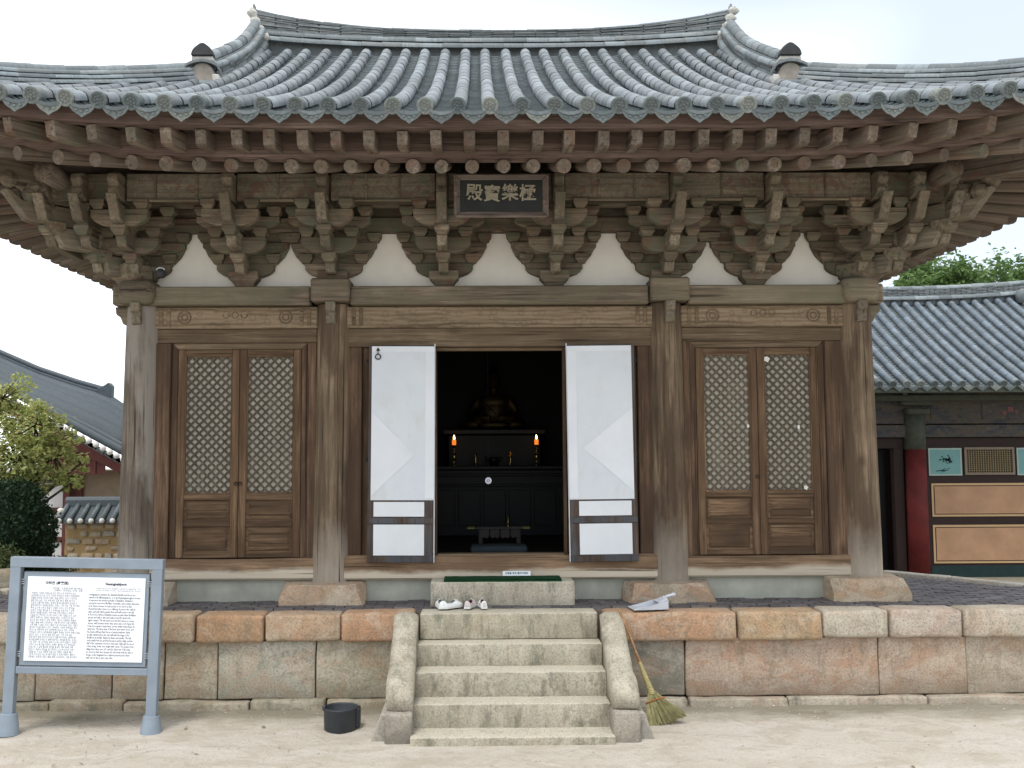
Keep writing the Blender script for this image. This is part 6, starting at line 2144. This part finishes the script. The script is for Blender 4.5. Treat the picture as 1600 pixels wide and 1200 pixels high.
# ------------------------------------------------------------------ rubble wall with tiled coping
WY = 7.4
wx0, wx1 = P(101, 840, WY).x, P(240, 840, WY).x
wz = P(140, 815, WY).z
rw = thing('stone_wall', 'low clay wall set with rubble stones under a tiled coping', 'wall', ((wx0 + wx1) / 2, WY, 0))
obj('clay_core', MB().rock(wx0, wx1, WY, WY + .4, -.05, wz, .03, .02, 9), plain('ochre_clay', (0.36, 0.255, 0.13), 0.95, 0.3, 5, 0.1, 0.5), rw, smooth=True)
rs_ = random.Random(21)
z = .06
r_ = 0
while z < wz - .06:
    h = rs_.uniform(.10, .15)
    x = wx0 + .02 + rs_.uniform(0, .06)
    while x < wx1 - .06:
        w_ = rs_.uniform(.13, .27)
        if rs_.random() < .82 and x + w_ < wx1:
            c = rs_.choice([(0.31, 0.29, 0.25), (0.38, 0.30, 0.20), (0.25, 0.25, 0.235), (0.40, 0.33, 0.24)])
            obj('rubble_stone', MB().rock(x, x + w_, WY - .035, WY + .05, z + rs_.uniform(0, .015), z + h, .05, .02, r_, 6), MT['boulder'], rw, smooth=True, color=c)
        x += w_ + .03
        r_ += 1
    z += h + .025
cp = obj('coping', MB().prism([(WY - .22, wz - .02), (WY - .20, wz + .05), (WY + .2, wz + .34), (WY + .6, wz + .05), (WY + .6, wz - .02)], 0, wx0 - .06, wx1), m_bl, rw)
x = wx0
while x < wx1:
    obj('coping_tile', MB().tube([(x, WY - .26, wz + .05), (x, WY + .17, wz + .335)], .047, 10), MT['copt'], cp, smooth=True)
    put('white_tile_end', dm, None, cp, Matrix.Translation((x, WY - .28, wz + .03)) @ Matrix.Rotation(R(-90), 4, 'X') @ Matrix.Scale(.64, 4))
    x += .198
obj('coping_ridge', MB().tube([(wx0 - .06, WY + .2, wz + .37), (wx1, WY + .2, wz + .37)], .09, 10).box(wx0 - .05, wx1, WY + .1, WY + .3, wz + .27, wz + .36), m_bl, cp, smooth=False)
put('white_tile_end', dm, None, cp, Matrix.Translation((wx0 - .05, WY - .1, wz + .2)) @ Matrix.Rotation(R(-90), 4, 'X') @ Matrix.Scale(.85, 4))

# ------------------------------------------------------------------ trees and shrubs
def leaf_mat(name, a, b, yel=None):
    n = NB(name)
    r = n.island()
    c = n.mix(r, a, b)
    if yel: c = n.mix(n.ramp(n.math('FRACT', n.math('MULTIPLY', r, 7.31)), [(0.88, 0.0), (0.97, 0.7)]), c, yel)
    return n.out(c, 0.6, None, 0.3, trans=0.35)


def leaves(pts, size, rs_, flat=0.5, long_=1.6):
    m = MB()
    for p in pts:
        s = size * rs_.uniform(.6, 1.3)
        d = Vector((rs_.gauss(0, 1), rs_.gauss(0, 1), rs_.gauss(0, 1) * flat - .25)).normalized()
        u = d.cross(Vector((rs_.gauss(0, 1), rs_.gauss(0, 1), rs_.gauss(0, 1) + 1.2))).normalized()
        a, b = d * s * long_ * .5, u * s * .5
        k = d.cross(u) * s * .16
        m.add([p - a, p + b * .9 - k, p + a, p - b * .9 - k], [(0, 1, 2), (0, 2, 3)])
    return m


def tree(name, label, cat, base, blobs, n_leaf, size, mat, bark, seed, trunk_r=.09, flat=.5, group=None, limbs=True):
    rs_ = random.Random(seed)
    t = thing(name, label, cat, base, group)
    base = Vector(base)
    m = MB()
    cen = sum((Vector(b[0]) for b in blobs), Vector()) / len(blobs)
    fork = base.lerp(cen, .42)
    mid = base.lerp(fork, .5) + Vector((rs_.uniform(-.1, .1), 0, 0)) * (fork - base).length * .3
    m.tube([base - Vector((0, 0, .1)), mid, fork], [trunk_r * 1.2, trunk_r, trunk_r * .8], 10)
    pts = []
    tot = sum(b[1] ** 2 for b in blobs)
    twigs = MB()
    for (c, r) in blobs:
        c = Vector(c)
        q = fork.lerp(c, .55) + Vector((rs_.uniform(-.15, .15) * r, rs_.uniform(-.15, .15) * r, .1 * r))
        m.tube([fork, q, c], [trunk_r * .6, trunk_r * .38, trunk_r * .15], 7)
        k = int(n_leaf * r * r / tot)
        sub = []
        for i in range(max(8, int(k / 26))):
            d = Vector((rs_.gauss(0, 1), rs_.gauss(0, 1), rs_.gauss(0, .8))).normalized()
            e = c + d * r * rs_.uniform(.45, 1.08) * (1 + .22 * mnoise.noise(d * 2.2 + c))
            sub.append(e)
            if limbs: m.tube([c, c.lerp(e, .6) + Vector((0, 0, .05 * r)), e], [trunk_r * .14, trunk_r * .09, trunk_r * .04], 4)
        for i in range(k):
            e = rs_.choice(sub)
            pts.append(e + Vector((rs_.gauss(0, 1), rs_.gauss(0, 1), rs_.gauss(0, .7))) * r * .14)
    obj('trunk', m, bark, t, smooth=True)
    tag(obj('crown', leaves(pts, size, rs_, flat), mat, t, recalc=False), kind='stuff')
    return t


m_bark = plain('bark', (0.09, 0.07, 0.055), 0.95, 0.4, 12, 0.1, 0.6)
m_lf1 = leaf_mat('light_leaves', (0.33, 0.385, 0.12), (0.50, 0.53, 0.22), (0.48, 0.38, 0.16))
c0 = P(20, 690, 3.4)
def rel(dx, dy, dz_): return (c0.x + dx, c0.y + dy, c0.z + dz_)
tree('garden_tree', 'yellow-green loose-leaved tree at the left edge above the round bush', 'tree', (c0.x - 1.0, 3.5, 0),
     [(rel(-.9, 0, .35), .60), (rel(-.25, .1, .62), .42), (rel(.35, -.1, .22), .47), (rel(.0, .1, -.25), .55), (rel(.62, 0, -.22), .42), (rel(-.7, 0, -.45), .6), (rel(.98, .1, -.33), .16), (rel(.92, 0, -.60), .20), (rel(.35, .0, -.62), .26), (rel(-1.3, 0, .6), .5)],
     14000, .050, m_lf1, m_bark, 4, .075)
m_lf2 = leaf_mat('dark_shrub_leaves', (0.012, 0.030, 0.014), (0.034, 0.072, 0.030))
rs_ = random.Random(8)
sc_ = P(18, 838, 2.6)
shb = thing('round_bush', 'dark green clipped round bush at the left beneath the light tree', 'bush', (sc_.x, 2.6, .2))
pts = []
for i in range(9000):
    d = Vector((rs_.gauss(0, 1), rs_.gauss(0, 1), rs_.gauss(0, 1))).normalized()
    k = rs_.uniform(.86, 1.0) * (1 + .10 * mnoise.noise(d * 2.6) + .06 * mnoise.noise(d * 7)) * (1 if rs_.random() < .92 else rs_.uniform(1.03, 1.12))
    pts.append(Vector((sc_.x + d.x * .585 * k, 2.6 + d.y * .58 * k, sc_.z + d.z * .80 * k)))
tag(obj('crown', leaves(pts, .042, rs_, 1.0, 1.4), m_lf2, shb, recalc=False), kind='stuff')
obj('bush_core', MB().lathe([(.05, -.74), (.38, -.5), (.49, -.1), (.46, .3), (.3, .58), (.04, .7)], sc_, 18), plain('shadowed_twigs', (0.012, 0.02, 0.010), 0.95, 0.3), shb, smooth=True)
obj('trunk', MB().tube([(sc_.x, 2.6, -.05), (sc_.x, 2.6, sc_.z - .4)], .06, 8), m_bark, shb, smooth=True)
m_lf3 = leaf_mat('low_leaves', (0.06, 0.085, 0.028), (0.11, 0.135, 0.05))
for k, (px, py, r, lab) in enumerate(((4, 878, .17, 'small light green plant under the dark bush, behind the board post'), (88, 893, .16, 'small low plant behind the top bar of the notice board'))):
    c = P(px, py, 1.75 + k * 1.2)
    t_ = thing('low_plant', lab, 'plant', (c.x, c.y, .5), 'low plants beside the platform')
    pts = [c + Vector((rs_.gauss(0, 1) * r * .6, rs_.gauss(0, 1) * r * .6, rs_.gauss(0, 1) * r * .5)) for i in range(700)]
    tag(obj('foliage', leaves(pts, .04, rs_, 1.0), m_lf3, t_, recalc=False), kind='stuff')
    obj('stem', MB().tube([(c.x, c.y, -.05), (c.x, c.y, c.z)], .02, 6), m_bark, t_)
for k, (px, py, r, lab) in enumerate(((8, 905, .26, 'mossy grey boulder at the left edge below the dark bush'), (-30, 890, .3, 'larger boulder behind the mossy one, mostly out of the picture'))):
    c = P(px, py, 1.25 + .5 * k)
    bo_ = obj('boulder', MB().rock(c.x - r, c.x + r, c.y - .2, c.y + .2, -.05, c.z + .12, .2, .06, 60 + k, 2.4), MT['boulder'], smooth=True, color=(0.22, 0.21, 0.16))
    tag(bo_, lab, 'boulder', 'boulders by the bush')
m_lf4 = leaf_mat('far_leaves_green', (0.085, 0.155, 0.045), (0.16, 0.25, 0.085))
m_lf5 = leaf_mat('far_leaves_blue', (0.10, 0.145, 0.12), (0.16, 0.21, 0.18))
def far_tree(label, px, py, Y, r, mat, seed, n=11000, size=.125):
    c = P(px, py, Y)
    rs_ = random.Random(seed)
    bl = [((c.x, c.y, c.z), r)] + [((c.x + r * .8 * math.cos(a), c.y + r * .6 * math.sin(a), c.z + r * rs_.uniform(-.55, .35)), r * rs_.uniform(.45, .7)) for a in [k * 1.05 + seed for k in range(6)]]
    tree('broadleaf_tree', label, 'tree', (c.x, c.y, 0), bl, n, size, mat, m_bark, seed, .22, .5, 'trees beyond the side hall', limbs=False)
far_tree('bright green tree behind the tiled side hall, nearest the temple eave', 1468, 452, 22, 1.25, m_lf4, 3)
far_tree('bluish green tree seen low between the two bright ones over the roof', 1520, 470, 26, 1.35, m_lf5, 6, 4000)
far_tree('bright green spreading tree over the right end of the side hall roof', 1575, 462, 23, 1.35, m_lf4, 9)
far_tree('tall dark tree hidden mostly behind the side hall at far right', 1680, 450, 25, 1.6, m_lf4, 12, 4000)

# fallen leaves and straw on the sand
m = MB()
rs_ = random.Random(77)
pts = [Vector((rs_.uniform(-5, 6), rs_.uniform(-4.0, -1.15), 0)) for i in range(34)]
pts = [Vector((p.x, p.y, gz(p.x, p.y) + .012)) for p in pts if not (-1.25 < p.x < 1.4 and p.y > -2.4)]
tag(obj('fallen_leaves', leaves(pts, .03, rs_, .1), leaf_mat('dry_leaves', (0.2, 0.16, 0.1), (0.32, 0.26, 0.16)), recalc=False), 'few dry leaves and bits of straw on the sand', 'leaves', kind='stuff')
